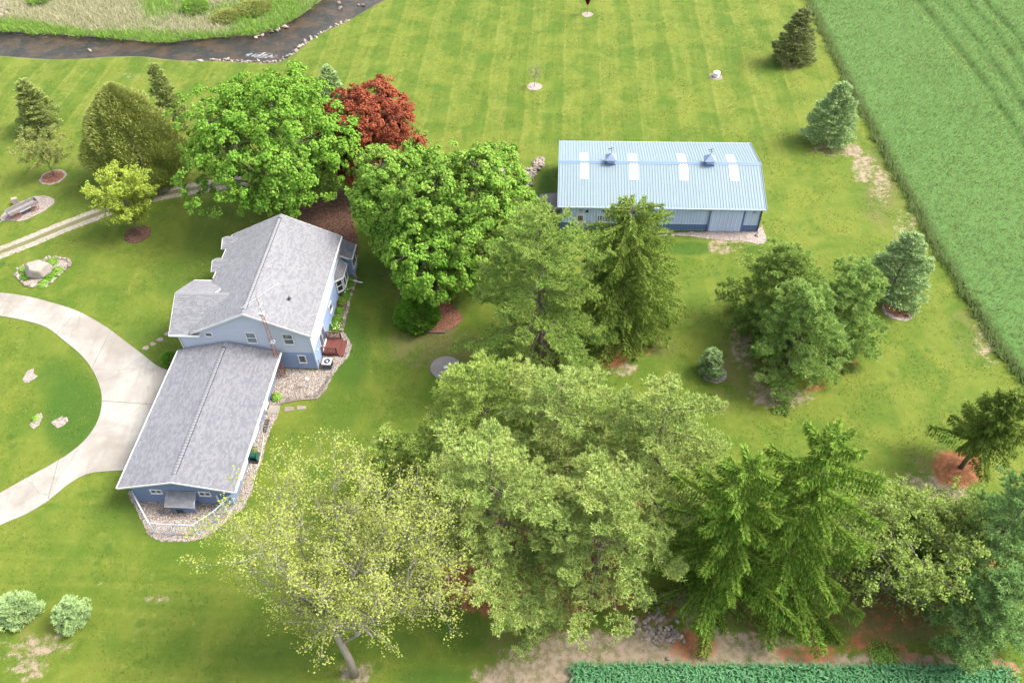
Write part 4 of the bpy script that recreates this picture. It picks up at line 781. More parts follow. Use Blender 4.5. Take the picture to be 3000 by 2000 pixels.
def open_tree(name, label, x, y, h, R, seed, mat, group, nlimb=8, leaf=.2, lpc=9, bark='bark_grey', lo=.3, seg=6, tw=2, side=2, lim=None, cat='tree', rt=.018, ry=None, oy=0., ox=0.):
    """sparse spring crown: visible limbs, side branches, twigs with small leaf bunches"""
    r = np.random.default_rng(seed); t = thing(name, label, cat, (x, y, 0), 0, group)
    tr = MB(); br = MB(); C = []; fork = h * lo
    tr.tube([(0, 0, -.05), (.02 * h * .3, 0, fork * .4), (-.01 * h, .01 * h, fork), (0, .02 * h, fork * 1.5), (.01 * h, .02 * h, h * .62)], [rt * h * 1.15, rt * h * .9, rt * h * .75, rt * h * .5, rt * h * .25], 10); tr.build('trunk', M[bark], t, True)
    cen = np.array([ox, oy, h * (lo * .5 + .5)]); rad = np.array([R, ry or R, h * (.5 - lo * .5)])
    def walk(p, goal, n, r0, r1, wob):
        pts = [p]; 
        for i in range(1, n + 1):
            a = i / n; q = p * (1 - a) + goal * a + np.array([0, 0, .10 * np.linalg.norm(goal - p) * math.sin(math.pi * a) * -.6]) + r.normal(size=3) * wob * (a < 1); pts.append(q)
        br.tube(pts, list(np.linspace(r0, r1, n + 1)), 5, False); return pts
    dirs = []
    for i in range(nlimb):
        a = i * 2.39996 + r.random() * .5; el = -.02 + 1.0 * (i + .5) / nlimb; dirs.append((math.cos(a) * math.cos(el), math.sin(a) * math.cos(el), math.sin(el)))
    dirs = [d for d in dirs if not (d[1] < -.25 and d[2] < .45)] + list(lim or [])
    for i, d in enumerate(dirs):
        d = np.array(d); goal = cen + d * rad * r.uniform(.85, 1.0); st = np.array([0, 0, fork * (.75 + .5 * r.random() + .5 * max(d[2], 0))]); L = np.linalg.norm(goal - st)
        P1 = walk(st, goal, seg, rt * h * .32, .015, L * .035)
        for k in range(1, seg + 1):
            for s_ in range(side + (k > seg - 2)):
                u = unit(P1[k] - P1[k - 1]); v = unit(np.cross(u, r.normal(size=3))); l2 = L * .36 * r.uniform(.7, 1.2); g2 = P1[k] + (u * .55 + v * .8 + np.array([0, 0, .18])) * l2
                P2 = walk(P1[k] * .999, g2, 5, .006 * h * (1.15 - k / seg) + .01, .008, l2 * .05)
                for m in range(1, 6):
                    for q in range(tw):
                        u2 = unit(P2[m] - P2[m - 1]); v2 = unit(np.cross(u2, r.normal(size=3))); l3 = l2 * .3 * r.uniform(.6, 1.2); e = P2[m] + (u2 * .5 + v2 * .8 + np.array([0, 0, .1])) * l3
                        br.tube([P2[m], e], [.011, .005], 3, False); C += [e, P2[m] * .45 + e * .55 + r.normal(size=3) * .05]
    br.build('branches', M['bark_twig' if bark == 'bark_grey' else bark], t)
    C = np.array(C); j = np.repeat(np.arange(len(C)), lpc); P_ = C[j] + r.normal(size=(len(j), 3)) * np.array([.2, .2, .14]) * (h / 18) ** .5; N_ = unit(r.normal(size=(len(j), 3)) * .8 + np.array([0, 0, 1.]))
    leaf_obj('crown', r, P_, N_, leaf * r.uniform(.6, 1.2, len(j)), mat, t); return t

M['f_maple'] = foliage('maple_leaf', (0.022, 0.145, 0.009), (0.1, 0.245, 0.022), (0.35, 0.43, 0.095), .30)  # pale tip and deep green put crown highlights and shadow into leaf colour
M['f_maple2'] = foliage('maple_leaf_light', (0.03, 0.155, 0.012), (0.12, 0.255, 0.028), (0.38, 0.44, 0.11), .30)  # crown highlight and shadow tones painted into these leaves too
M['f_red'] = foliage('red_maple_leaf', (0.11, 0.022, 0.012), (0.23, 0.052, 0.026), (0.34, 0.13, 0.075), .25)
M['f_yel'] = foliage('spring_leaf', (0.2, 0.255, 0.045), (0.285, 0.325, 0.07), (0.39, 0.405, 0.125), .35)
M['f_young'] = foliage('young_leaf', (0.218, 0.3, 0.036), (0.314, 0.39, 0.0576), (0.418, 0.47, 0.101), .35)
M['f_faint'] = foliage('olive_leaf', (0.18, 0.21, 0.0504), (0.247, 0.27, 0.0792), (0.294, 0.31, 0.108), .35)
M['f_pine'] = foliage('white_pine_needle', (0.07, 0.19, 0.022), (0.23, 0.33, 0.058), (0.5, 0.53, 0.165), .2)
M['f_pine_l'] = foliage('white_pine_needle_light', (0.07, 0.19, 0.024), (0.245, 0.34, 0.072), (0.58, 0.59, 0.225), .2)
M['f_pine_b'] = foliage('blue_pine_needle', (0.0522, 0.18, 0.036), (0.157, 0.29, 0.0756), (0.38, 0.48, 0.194), .2)
M['f_pine_g'] = foliage('mid_pine_needle', (0.0617, 0.185, 0.0252), (0.185, 0.31, 0.0612), (0.437, 0.52, 0.173), .2)
M['f_pine_y'] = foliage('green_pine_needle', (0.06, 0.175, 0.022), (0.18, 0.285, 0.05), (0.41, 0.46, 0.14), .2)
M['f_norway'] = foliage('norway_spruce_needle', (0.0228, 0.09, 0.00864), (0.0712, 0.17, 0.018), (0.361, 0.44, 0.0864), .2)
M['f_norway2'] = foliage('norway_spruce_needle_olive', (0.0712, 0.135, 0.0202), (0.123, 0.185, 0.0317), (0.257, 0.3, 0.072), .2)
M['f_blue'] = foliage('blue_spruce_needle', (0.147, 0.245, 0.0792), (0.261, 0.375, 0.144), (0.532, 0.64, 0.317), .12)
M['f_olive'] = foliage('spruce_needle_olive', (0.133, 0.18, 0.0418), (0.218, 0.265, 0.072), (0.37, 0.41, 0.151), .15)
M['f_dark'] = foliage('spruce_needle_dark', (0.114, 0.15, 0.0468), (0.19, 0.225, 0.0792), (0.361, 0.38, 0.166), .15)
M['f_cedar'] = foliage('cedar_spray', (0.147, 0.19, 0.0396), (0.247, 0.28, 0.0648), (0.361, 0.38, 0.122), .15)
M['f_bush'] = foliage('bush_leaf', (0.0427, 0.155, 0.013), (0.0997, 0.235, 0.023), (0.209, 0.33, 0.054), .25)
M['f_scrub'] = foliage('scrub_leaf', (0.104, 0.165, 0.0302), (0.166, 0.225, 0.0468), (0.266, 0.32, 0.0864), .25)
PC = lambda a, b=.75, c=.55: (lambda q: (min(1, q / .12 + .55) if q < .12 else 1) * (1 - q) ** b * (1 - c * 0) + .04)
pine_p = lambda q: min(1., .6 + q * 1.8) * (1 - q) ** .48 + .02
cone_p = lambda q: min(1., .75 + q * 2) * (1 - q) ** .66 + .02
egg_p = lambda q: min(1., .78 + q * 1.4) * (1 - q) ** .42
GP = 'white pines in the grove behind the house'; GC = 'pine trees grouped on the right lawn'; GS = 'young spruces dotted about the lawn'; GM = 'maples between house and barn'
# broadleaf trees
broadleaf('maple_tree', 'largest bright green maple, behind the far gable of the house', -25.2, 75.8, 15.4, 9.2, 11, M['f_maple'], GM, 36, 38, 52, .31, cr=.6)
broadleaf('maple_tree', 'bright green maple between the red maple and the house', -10.6, 67.2, 12.6, 5.0, 12, M['f_maple2'], GM, 24, 34, 56, .30)
broadleaf('maple_tree', 'green maple directly left of the barn behind the big pine', -3.8, 63.8, 14.0, 6.4, 13, M['f_maple2'], GM, 28, 36, 56, .30)
broadleaf('maple_tree', 'lower green maple overhanging the timber edged bed', -7.6, 59.6, 9.8, 4.3, 14, M['f_maple'], GM, 20, 32, 56, .28)
broadleaf('red_maple_tree', 'dark red leaved maple beside the largest green maple', -15.2, 79.5, 13.0, 5.3, 15, M['f_red'], 'red maple', 26, 34, 54, .28)
open_tree('shade_tree', 'sparse yellow-green spring tree with bare grey trunk in the foreground', -11.9, 22.2, 16.6, 6.9, 16, M['f_yel'], 'spring trees coming into leaf', 14, .14, 8, rt=.0175, lo=.40, ry=4.6, oy=2.9, ox=.7, lim=[(-.98, .1, -.2), (.98, -.3, -.35), (.99, .1, -.1), (.8, .3, .3), (.75, -.2, .1), (.3, .6, .75), (.0, .75, .62), (.55, .55, .3), (-.45, .7, .55)])
open_tree('young_tree', 'yellow-green young tree beside the gravel track', -41.3, 72.0, 7.4, 2.7, 17, M['f_young'], 'spring trees coming into leaf', 9, .2, 12, lo=.16, seg=4, rt=.012, bark='bark')
open_tree('young_tree', 'thin olive leaved young tree near the far left spruce', -54.9, 83.6, 5.4, 2.5, 18, M['f_faint'], 'spring trees coming into leaf', 8, .17, 6, lo=.2, seg=3, rt=.012, bark='bark')
open_tree('sapling', 'small green sapling at the foot of the largest maple', -28.6, 74.9, 3.2, 1.0, 19, M['f_maple2'], 'saplings', 5, .18, 12, lo=.35, seg=3, rt=.016)
open_tree('sapling', 'leafless young sapling in a pale ring on the far lawn', 4.24, 100.4, 3.1, .8, 20, M['f_faint'], 'saplings', 5, .05, 1, lo=.3, seg=3, rt=.013)
open_tree('brushy_tree', 'olive scrubby tree with tangled bare twigs right of the spruces', 25.8, 27.4, 9.2, 3.7, 21, M['f_scrub'], 'scrubby trees at lower right', 16, .2, 10, lo=.04, seg=5, rt=.014, bark='bark_grey')
open_tree('brushy_tree', 'olive scrubby tree between the other scrubby tree and the blue pines', 29.2, 27.6, 8.0, 3.4, 22, M['f_scrub'], 'scrubby trees at lower right', 15, .2, 10, lo=.04, seg=5, rt=.014, bark='bark_grey')
# purple columnar sapling
pt = thing('sapling', 'narrow purple leaved sapling at the top edge', 'tree', (13.17, 120.9, 0), 0, 'saplings'); MB().tube([(0, 0, 0), (0, 0, 3.6)], [.035, .015], 6).build('trunk', M['bark'], pt)
r_ = np.random.default_rng(23); zq = r_.random(2600); rq = .46 * np.sin(np.pi * np.clip(zq, 0, 1)) ** .6 * np.sqrt(r_.random(2600)); aq = r_.random(2600) * 6.283
leaf_obj('crown', r_, np.stack([rq * np.cos(aq), rq * np.sin(aq), 1.5 + 2.6 * zq], 1), unit(r_.normal(size=(2600, 3)) + np.array([0, 0, .6])), .16, M['purple'], pt)
# white pines
conifer('white_pine', 'largest white pine standing in front of the barn end', 2.5, 50.2, 18.2, 7.9, 31, M['f_pine_y'], 'plume', GP, 84, .06, pine_p, 1.4)
conifer('white_pine', 'pale pine nearest the round concrete slab', -2.4, 37.2, 15.0, 6.8, 32, M['f_pine'], 'plume', GP, 62, .12, pine_p, 1.4)
conifer('white_pine', 'silvery green pine in the middle of the grove top row', 3.3, 35.3, 16.4, 6.0, 33, M['f_pine_l'], 'plume', GP, 58, .14, pine_p, 1.4)
conifer('white_pine', 'silvery green pine at the right end of the grove', 10.0, 33.2, 17.2, 6.1, 34, M['f_pine_l'], 'plume', GP, 64, .08, pine_p, 1.4)
conifer('white_pine', 'wide pale pine nearest the yellow-green foreground tree', -1.6, 28.9, 16.8, 6.6, 35, M['f_pine_l'], 'plume', GP, 62, .34, pine_p, 1.4)
conifer('white_pine', 'pale pine low in the middle of the grove', 5.6, 27.8, 14.8, 6.3, 36, M['f_pine_l'], 'plume', GP, 58, .26, pine_p, 1.4)
conifer('white_pine', 'thin small pine at the left edge of the grove', -9.2, 35.8, 9.8, 2.5, 37, M['f_pine'], 'plume', GP, 40, .3, pine_p, .8)
conifer('white_pine', 'low pine with drooping boughs over the bare earth strip', .6, 24.0, 6.6, 2.1, 38, M['f_pine_l'], 'plume', GP, 36, .3, pine_p, .9)
conifer('pine_tree', 'left rear pine of the three on the right lawn', 24.9, 54.2, 9.8, 4.5, 41, M['f_pine_y'], 'plume', GC, 84, .03, egg_p, 1.35)
conifer('pine_tree', 'front pine of the three on the right lawn', 25.3, 48.9, 9.9, 4.8, 42, M['f_pine_g'], 'plume', GC, 84, .03, egg_p, 1.35)
conifer('pine_tree', 'dark right pine of the three on the right lawn', 30.5, 51.9, 9.7, 4.0, 43, M['f_pine_g'], 'plume', GC, 80, .03, egg_p, 1.35)
conifer('pine_tree', 'tall blue-green pine at the right edge', 33.2, 27.6, 13.6, 4.0, 44, M['f_pine_b'], 'plume', 'blue-green pines at lower right', 84, .08, pine_p)
conifer('pine_tree', 'lower blue-green pine in the bottom right corner', 31.2, 23.2, 9.4, 3.4, 45, M['f_pine_b'], 'plume', 'blue-green pines at lower right', 80, .08, egg_p)
conifer('pine_tree', 'small grey-green pine tip right of the red maple', -10.9, 79.3, 8.3, 2.4, 46, M['f_pine'], 'plume', 'conifers beside the red maple', 60, .1, egg_p)
# Norway spruces
conifer('norway_spruce', 'drooping olive green spruce in front of the barn windows', 10.5, 54.4, 15.6, 5.2, 51, M['f_norway2'], 'droop', 'norway spruces', 125, .04, lambda q: min(1, .75 + 2 * q) * (1 - q) ** .32 + .02, .66, rise=.1, droop=.3, upt=.06)
conifer('norway_spruce', 'left one of the two large dark drooping spruces', 14.1, 27.4, 17.6, 6.0, 52, M['f_norway'], 'droop', 'norway spruces', 72, .03, lambda q: min(1, .8 + 2 * q) * (1 - q) ** .62 + .04, 1.05, rise=.3, droop=.66, upt=.24, wide=.15)
conifer('norway_spruce', 'right and taller of the two large dark drooping spruces', 18.7, 27.6, 19.6, 6.2, 53, M['f_norway'], 'droop', 'norway spruces', 78, .03, lambda q: min(1, .8 + 2 * q) * (1 - q) ** .62 + .04, 1.05, rise=.3, droop=.66, upt=.24, wide=.15)
conifer('norway_spruce', 'leaning bare bottomed spruce over a ring of orange needles', 37.0, 37.6, 9.4, 2.9, 54, M['f_norway2'], 'droop', 'norway spruces', 70, .34, lambda q: (1 - q) ** .6 + .03, .9, lean=(.9, .3))
# spruces
SP = [('far left young spruce beyond the thin-leaved tree', -59.6, 93.9, 7.0, 2.8, 'f_olive', 61), ('narrow spruce between the great cedar and the largest maple', -42.3, 92.8, 9.2, 2.1, 'f_olive', 62), ('spruce tip showing between the largest maple and red maple', -21.0, 90.5, 9.4, 2.3, 'f_blue', 63),
      ('far right spruce nearest the top edge beside the field', 40.1, 104.6, 7.6, 2.8, 'f_dark', 64), ('spruce right of the barn beside the field edge', 39.4, 85.0, 8.0, 2.8, 'f_blue', 65), ('silvery blue spruce on the right beside the wheat edge', 37.8, 57.9, 8.1, 3.2, 'f_blue', 66),
      ('small round blue spruce alone left of the pine trio', 18.2, 48.8, 2.9, 1.15, 'f_blue', 67), ('round dwarf blue spruce, the right one at lower left', -33.1, 26.9, 2.4, 1.15, 'f_blue', 68), ('round dwarf blue spruce at the left edge', -37.2, 27.4, 2.7, 1.3, 'f_blue', 69)]
for lb, x, y, h, R_, mt, sdn in SP:
    small = h < 4
    conifer('blue_spruce' if mt == 'f_blue' else 'spruce_tree', lb, x, y, h, R_, sdn, M[mt], 'dense', GS, 90 if small else 130, .03, (lambda q: min(1., .75 + q * 1.5) * (1 - q) ** .42) if small else cone_p, 1.1 if small else .75, nl=.16 if small else .28, nw=.06 if small else .1, rise=.3, droop=.25)
# cedars (scale-leaved, upright sprays)
def cedar(name, label, x, y, h, R, seed, mat, n, L=.4, group='', vert=1.5):
    r = np.random.default_rng(seed); t = thing(name, label, 'tree', (x, y, 0), 0, group); MB().tube([(0, 0, 0), (0, 0, h * .8)], [.03 * h, .03], 7).build('trunk', M['bark'], t)
    q = r.random(n) ** .9; a = r.random(n) * 6.2832; lob = 1 + .07 * np.sin(a * 5 + seed) + .07 * np.sin(a * 9 + q * 14) + .06 * np.sin(q * 23 + a * 3)
    pr = np.where(q < .25, .80 + .8 * q, (1 - ((q - .25) / .75) ** 2.1) ** .85); rr_ = R * pr * lob * (1 - .28 * r.random(n) ** 2)
    C = np.stack([rr_ * np.cos(a), rr_ * np.sin(a), .1 + (h - .1) * q], 1); o = np.stack([np.cos(a), np.sin(a), np.zeros(n)], 1)
    d = unit(o * .8 + np.array([0, 0, vert]) * r.uniform(.3, 1., (n, 1)) + r.normal(size=(n, 3)) * .3)
    needle_obj('crown', r, C, d, L * r.uniform(.6, 1.2, n), L * .38, mat, t); return t
cedar('great_cedar', 'huge egg shaped brownish green cedar on the left lawn', -43.0, 82.2, 12.4, 5.2, 71, M['f_cedar'], 42000, .42, 'cedars')
cedar('round_bush', 'dense dark green bush in the timber edged mulch bed', -9.2, 56.6, 3.6, 2.1, 72, M['f_bush'], 15000, .26, 'cedars', .7)
bsh = cedar('small_shrub', 'tiny green shrub alone on the lawn left of the barn', .9, 85.4, .95, .55, 73, M['f_bush'], 1600, .16, 'shrubs', .7); bsh['category'] = 'shrub'
b2 = cedar('small_shrub', 'leafy shrub tucked at the garage corner by the drive', *Dp(393, 832)[:2], 1.3, .75, 74, M['f_bush'], 2600, .16, 'shrubs', .7); b2['category'] = 'shrub'
# ------------------------------------------------------------------ fields
fb_px = [(1780, -140), (1855, 0), (1885, 60), (1935, 165), (1990, 270), (2050, 385), (2110, 490), (2132, 540), (2182, 620), (2252, 735), (2302, 810), (2356, 885), (2450, 1030)]
fedge = [Dp(*p)[:2] for p in fb_px]
fpoly = fedge + [np.array((95., fedge[-1][1])), np.array((150., 60.)), np.array((150., fedge[0][1])),]
trams = [[(2679, -160), (2679, 0), (2850, 215), (3000, 440), (3150, 690)], [(2690, -80), (2745, 0), (2875, 155), (3000, 335), (3150, 570)], [(2760, -80), (2817, 0), (2920, 120), (3000, 245), (3150, 470)], [(2820, -80), (2875, 0), (2950, 90), (3000, 158), (3150, 370)]]
trams[0][0] = (2570, -140)
tw_ = [spline([S(*p)[:2] for p in l], False, 1.) for l in trams]
def wheat_mats():
    m = NT('wheat_canopy'); p = m.pos(); n1 = m.noise(.12, p, 4); n2 = m.noise(2.5, p, 4, .7); n3 = m.noise(14, p, 3, .7)
    col = m.mix(n1, (.06, .125, .03), (.08, .15, .04)); col = m.val(col, m.math('ADD', .45, m.math('ADD', m.math('MULTIPLY', n2, .5), m.math('MULTIPLY', n3, .5))))
    return m.bsdf(col, .9, .1, 0, m.math('ADD', n2, n3), .8, .15)
M['wheat_canopy'] = wheat_mats(); M['f_wheat'] = foliage('wheat_blade', (.12, .195, .055), (.175, .235, .08), (.26, .30, .13), .3)
M['f_corn'] = foliage('corn_leaf', (.035, .14, .05), (.07, .20, .08), (.18, .31, .16), .25)
wx = np.arange(20, 110, .6); wy = np.arange(24, 150, .6); WX, WY = np.meshgrid(wx, wy); ws = sdist(WX, WY, fpoly)
td = np.full(WX.shape, 9.)
for l in tw_: td = np.minimum(td, segdist(WX, WY, l, False))
rr = np.random.default_rng(8)
WZ_ = .5 * smooth01((.15 - ws) / .7) * (1 - .85 * smooth01((.75 - td) / .45)) + rr.normal(size=WX.shape) * .03 - .06
cm = ws < .25; cm = cm[:-1, :-1] & cm[1:, 1:] & cm[1:, :-1] & cm[:-1, 1:]
wheat = thing('wheat_field', 'tall green wheat field with parallel wheel lines on the right', 'wheat field'); wheat['kind'] = 'structure'; del wheat['category']
inst('canopy', gridmesh('canopy', WX, WY, WZ_, M['wheat_canopy'], None, cm), wheat)
n = 300000; # more blades near the camera, thinning with distance
yy = 30 + 118 * rr.random(n) ** 1.0; xx = 22 + 80 * rr.random(n)
u_, v_ = proj(xx, yy, .5); ok = inpoly(xx, yy, fpoly) & (u_ > 1700) & (u_ < 2420) & (v_ > -40) & (v_ < 1000)
xx, yy = xx[ok], yy[ok]; td = np.full(len(xx), 9.)
for l in tw_: td = np.minimum(td, segdist(xx, yy, l, False))
keep = (td > .45) | (rr.random(len(xx)) < .05); xx, yy = xx[keep], yy[keep]; n = len(xx)
hh = rr.uniform(.35, .62, n); C = np.stack([xx, yy, rr.uniform(.15, .4, n)], 1); wnd = np.stack([.35 + .3 * np.sin(xx * .3 + yy * .12), -.15 + .3 * np.sin(yy * .21), np.zeros(n)], 1)
Dv = unit(np.array([0, 0, 1.]) + wnd + rr.normal(size=(n, 3)) * .45)
o = needle_obj('blades', rr, C, Dv, hh, .11, M['f_wheat'], wheat, .22 * np.sin(xx * .16 + 1.5 * np.sin(yy * .09)) + .14 * np.sin(yy * .31 + xx * .2)); stuff(o)
# rough taller edge of the field
ec = spline(fedge, False, .045); ec = np.array(ec); ne = len(ec)
C = np.concatenate([np.stack([ec[:, 0] + .15 + rr.normal(size=ne) * .30 - .25 * np.maximum(0, np.sin(ec[:, 1] * .9) + np.sin(ec[:, 1] * 2.3)), ec[:, 1] + rr.normal(size=ne) * .28, np.zeros(ne)], 1) for _ in range(4)]); ne *= 4
o = needle_obj('edge_blades', rr, C, unit(np.array([-.15, 0, 1.]) + rr.normal(size=(ne, 3)) * .35), rr.uniform(.5, .95, ne), .10, M['f_wheat'], wheat, -.25); stuff(o)
# corn: rows of young plants
corn = thing('corn_field', 'rows of dark green corn at the bottom edge', 'corn field'); corn['kind'] = 'structure'; del corn['category']
o0 = S(1682, 1962)[:2]; eu = np.array([math.cos(.04), -math.sin(.04)]); ev = np.array([-eu[1], eu[0]]) * -1
PT = []
for row in range(9):
    xs = np.arange(0, 30, .16) + rr.normal(size=188) * .03
    PT.append(o0 + xs[:, None] * eu + (row * .55) * ev + rr.normal(size=(188, 2)) * .04)
PT = np.concatenate(PT); k = len(PT); nlf = 9; j = np.repeat(np.arange(k), nlf); a = rr.random(len(j)) * 6.283; o = np.stack([np.cos(a), np.sin(a), np.zeros(len(j))], 1); L = rr.uniform(.3, .62, len(j))[:, None]; lt = np.stack([-o[:, 1], o[:, 0], np.zeros(len(j))], 1)
b0 = np.concatenate([PT[j], rr.uniform(.05, .35, (len(j), 1))], 1); m1 = b0 + o * L * .5 + np.array([0, 0, 1.]) * L * .6; e1 = b0 + o * L * 1.1 + np.array([0, 0, 1.]) * L * .45; w_ = .045
Q = np.concatenate([np.stack([b0 - lt * w_ * .7, b0 + lt * w_ * .7, m1 + lt * w_, m1 - lt * w_], 1), np.stack([m1 - lt * w_, m1 + lt * w_, e1 + lt * .008, e1 - lt * .008], 1)])
vv = np.repeat(rr.random(len(j)), 4); o = inst('corn_leaves', npmesh('corn_leaves', Q, 4, M['f_corn'], dict(v=np.tile(vv, 2), t=np.concatenate([np.tile([0, 0, .3, .3], len(j)), np.tile([.3, .3, 1, 1], len(j))]))), corn); stuff(o)
# ------------------------------------------------------------------ grass tufts over the lawn: coarse, pale and dark
M['f_tuft'] = foliage('lawn_tuft', (.048, .088, .011), (.115, .14, .025), (.20, .20, .07), .2)
n = 330000; xx = -88 + 150 * rr.random(n); yy = 14 + 122 * rr.random(n) ** 1.15; u_, v_ = proj(xx, yy); ok = (u_ > -20) & (u_ < 2372) & (v_ > -10) & (v_ < 1580)
xx, yy, u_, v_ = xx[ok], yy[ok], u_[ok], v_[ok]
drp = W2(up) + [Dp(366, 930)[:2], Dp(310, 1080)[:2]] + W2(low)[::-1] + W2(inn)[::-1]
ok = ~inpoly(xx, yy, drp) & (sdist(xx, yy, fpoly) > .05) & (sdist(xx, yy, creek) > 1.0) & ~inpoly(xx, yy, [tuple(q[:2]) for q in nb] + [(40, 260), (-400, 260), (-400, nb[0][1])])
def off_rect(x, y, ox, oy, u0, u1, v0, v1):
    u = (x - ox) * math.cos(YW) - (y - oy) * math.sin(YW); v = (x - ox) * math.sin(YW) + (y - oy) * math.cos(YW); return ~((u > u0) & (u < u1) & (v > v0) & (v < v1))
for a in ((HX, HY, -2, 13.4, -3.5, 16), (GXo, GYo, -.5, 11, -3.8, 16), (BX, BY, 0, 22.2, -1.6, 12.5)): ok &= off_rect(xx, yy, *a)
for cx, cy, rx, ry in [(60, 480, 70, 36), (100, 625, 66, 36), (122, 407, 34, 18), (316, 539, 32, 20), (1228, 199, 18, 9), (985, 735, 80, 34), (1225, 395, 26, 40), (1023, 845, 36, 26), (1500, 1500, 420, 60), (1690, 530, 70, 24)]: ok &= np.hypot((u_ - cx) / rx, (v_ - cy) / ry) > 1
cl = np.sin(xx * .9 + 2 * np.sin(yy * .37)) + np.sin(yy * 1.1 + 1.7 * np.sin(xx * .43)); ok &= (cl + rr.normal(size=len(xx)) * .9 > -.2)
xx, yy, cl = xx[ok], yy[ok], cl[ok]; n = len(xx)
o = needle_obj('lawn_tufts', rr, np.stack([xx, yy, np.full(n, .0)], 1), unit(np.array([0, 0, .55]) + rr.normal(size=(n, 3)) * .6 * np.array([1, 1, .3])), rr.uniform(.09, .22, n), .06, M['f_tuft'], None, np.clip(rr.normal(size=n) * .22 + .22, -.3, .6)); stuff(o, 'coarse tufts standing in the mown lawn', 'grass')
# ------------------------------------------------------------------ meadow beyond the creek
M['f_meadow'] = foliage('meadow_grass', (.24, .26, .10), (.40, .36, .24), (.55, .50, .38), .3); M['f_bankg'] = foliage('bank_grass', (.10, .24, .03), (.19, .33, .05), (.32, .42, .11), .3)
n = 260000; xx = -100 + 105 * rr.random(n); yy = 100 + 60 * rr.random(n); sdc = sdist(xx, yy, creek); fpl = [tuple(q[:2]) for q in nb] + [(40, 260), (-400, 260), (-400, nb[0][1])]
u_, v_ = proj(xx, yy, .4); ok = (inpoly(xx, yy, fpl) | ((sdc < 0) & (np.interp(xx, [q[0] for q in nb], [q[1] for q in nb]) - yy < .9) & (np.interp(xx, [q[0] for q in nb], [q[1] for q in nb]) - yy > 0))) & (sdc > -.75 + .5 * np.sin(xx * 1.3) * np.sin(xx * .37)) & (u_ > -60) & (u_ < 960) & (v_ > -60)
xx, yy, sdc, u_ = xx[ok], yy[ok], sdc[ok], u_[ok]; n = len(xx)
gn = np.sin(xx * .33 + 1.2 * np.sin(yy * .21)) + np.sin(yy * .41 + xx * .13) + rr.normal(size=n) * .5; green = (sdc < 2.6 + gn * 1.1) | (gn > 2.1) | ((u_ > 330) & (gn + (u_ - 330) / 130 > 1.1))
C = np.stack([xx, yy, np.full(n, -.02)], 1); Dv = unit(np.array([.3, -.15, 1.]) + rr.normal(size=(n, 3)) * .55); Lh = rr.uniform(.45, 1.25, n) * np.where(green, .95, 1.)
mdw = thing('meadow', 'rough dry meadow grass on the far side of the creek', 'meadow'); mdw['kind'] = 'stuff'; mdw['category'] = 'grass'
stuff(needle_obj('dry_grass', rr, C[~green], Dv[~green], Lh[~green], .09, M['f_meadow'], mdw)); stuff(needle_obj('green_grass', rr, C[green], Dv[green], Lh[green], .1, M['f_bankg'], mdw))
for i, (x, y, R_, h_, lb) in enumerate([(452, 26, 2.0, 2.2, 'round green shrub in the meadow beyond the creek'), (95, 6, 1.8, 1.6, 'green shrub at the far left of the meadow'), (585, 26, 2.6, 1.5, 'pale green thicket above the creek bend'), (520, 44, 2.2, 1.2, 'low light green shrub near the creek bank')]):
    p = Dp(x, y); q = cedar('meadow_shrub', lb, p[0], p[1], h_, R_, 80 + i, M['f_bankg' if i < 2 else 'f_faint'], 4200, .3, 'shrubs in the meadow', .8); q['category'] = 'shrub'
# ------------------------------------------------------------------ stones
def stone_mesh(seed, mat='rand_stone', sub=1, jag=.22):
    r = np.random.default_rng(seed); bm = bmesh.new(); bmesh.ops.create_icosphere(bm, subdivisions=sub, radius=1)
    for v in bm.verts: v.co *= 1 + r.normal() * jag
    me = bpy.data.meshes.new('stone'); bm.to_mesh(me); bm.free(); me.materials.append(M[mat]); return me
SM = [stone_mesh(i) for i in range(5)]
def stones(parent, pts, smin, smax, seed, z=.0, name='stone'):
    r = np.random.default_rng(seed)
    for p in pts:
        s = r.uniform(smin, smax); inst(name, SM[r.integers(5)], parent, (p[0], p[1], z + s * .25), (r.random() * .6, r.random() * .6, r.random() * 6.28), (s * r.uniform(.8, 1.4), s, s * r.uniform(.5, .8)))
def along(px, n, jit, seed, fn=Dp):
    sp = spline([fn(*p)[:2] for p in px], False, .1); r = np.random.default_rng(seed); return [sp[int(i)] + r.normal(size=2) * jit for i in np.linspace(0, len(sp) - 1, n)]
cs = thing('creek_riprap', 'line of pale stones along the lawn side of the creek bend', 'stones'); stones(cs, along([(480, 136), (560, 139), (630, 141), (660, 130), (700, 99), (745, 71), (800, 45)], 130, .28, 1), .10, .27, 2, -.18)
cr_ = thing('creek_rock', 'pale rocks standing in the water at the top of the creek', 'stones'); stones(cr_, [S(1050, 8), S(1062, 9), S(995, 18), S(262, 142), S(990, 3), S(590, 176)], .3, .6, 3, -.45)
fs_ = thing('bank_rocks', 'scattered pale stones below the far creek bank', 'stones'); stones(fs_, along([(590, 82), (620, 72), (655, 55)], 14, .3, 4), .15, .35, 5, -.3); stones(fs_, [Dp(2, 18), Dp(6, 26), Dp(12, 14), Dp(3, 38), Dp(20, 24), Dp(14, 34)], .25, .5, 6, .1)
dc = thing('cobble_strip', 'grey cobbles heaped along the narrow bed left of the barn', 'stones'); stones(dc, along([(830, 225), (790, 290), (735, 350), (690, 410), (660, 440)], 95, .32, 7, ZR), .16, .34, 8, .03); stones(dc, along([(700, 430), (680, 520), (650, 560)], 20, .3, 9, ZR), .15, .3, 10, .03)
rp_ = thing('rock_pile', 'heap of field stones at the foot of the drooping spruces', 'stones')
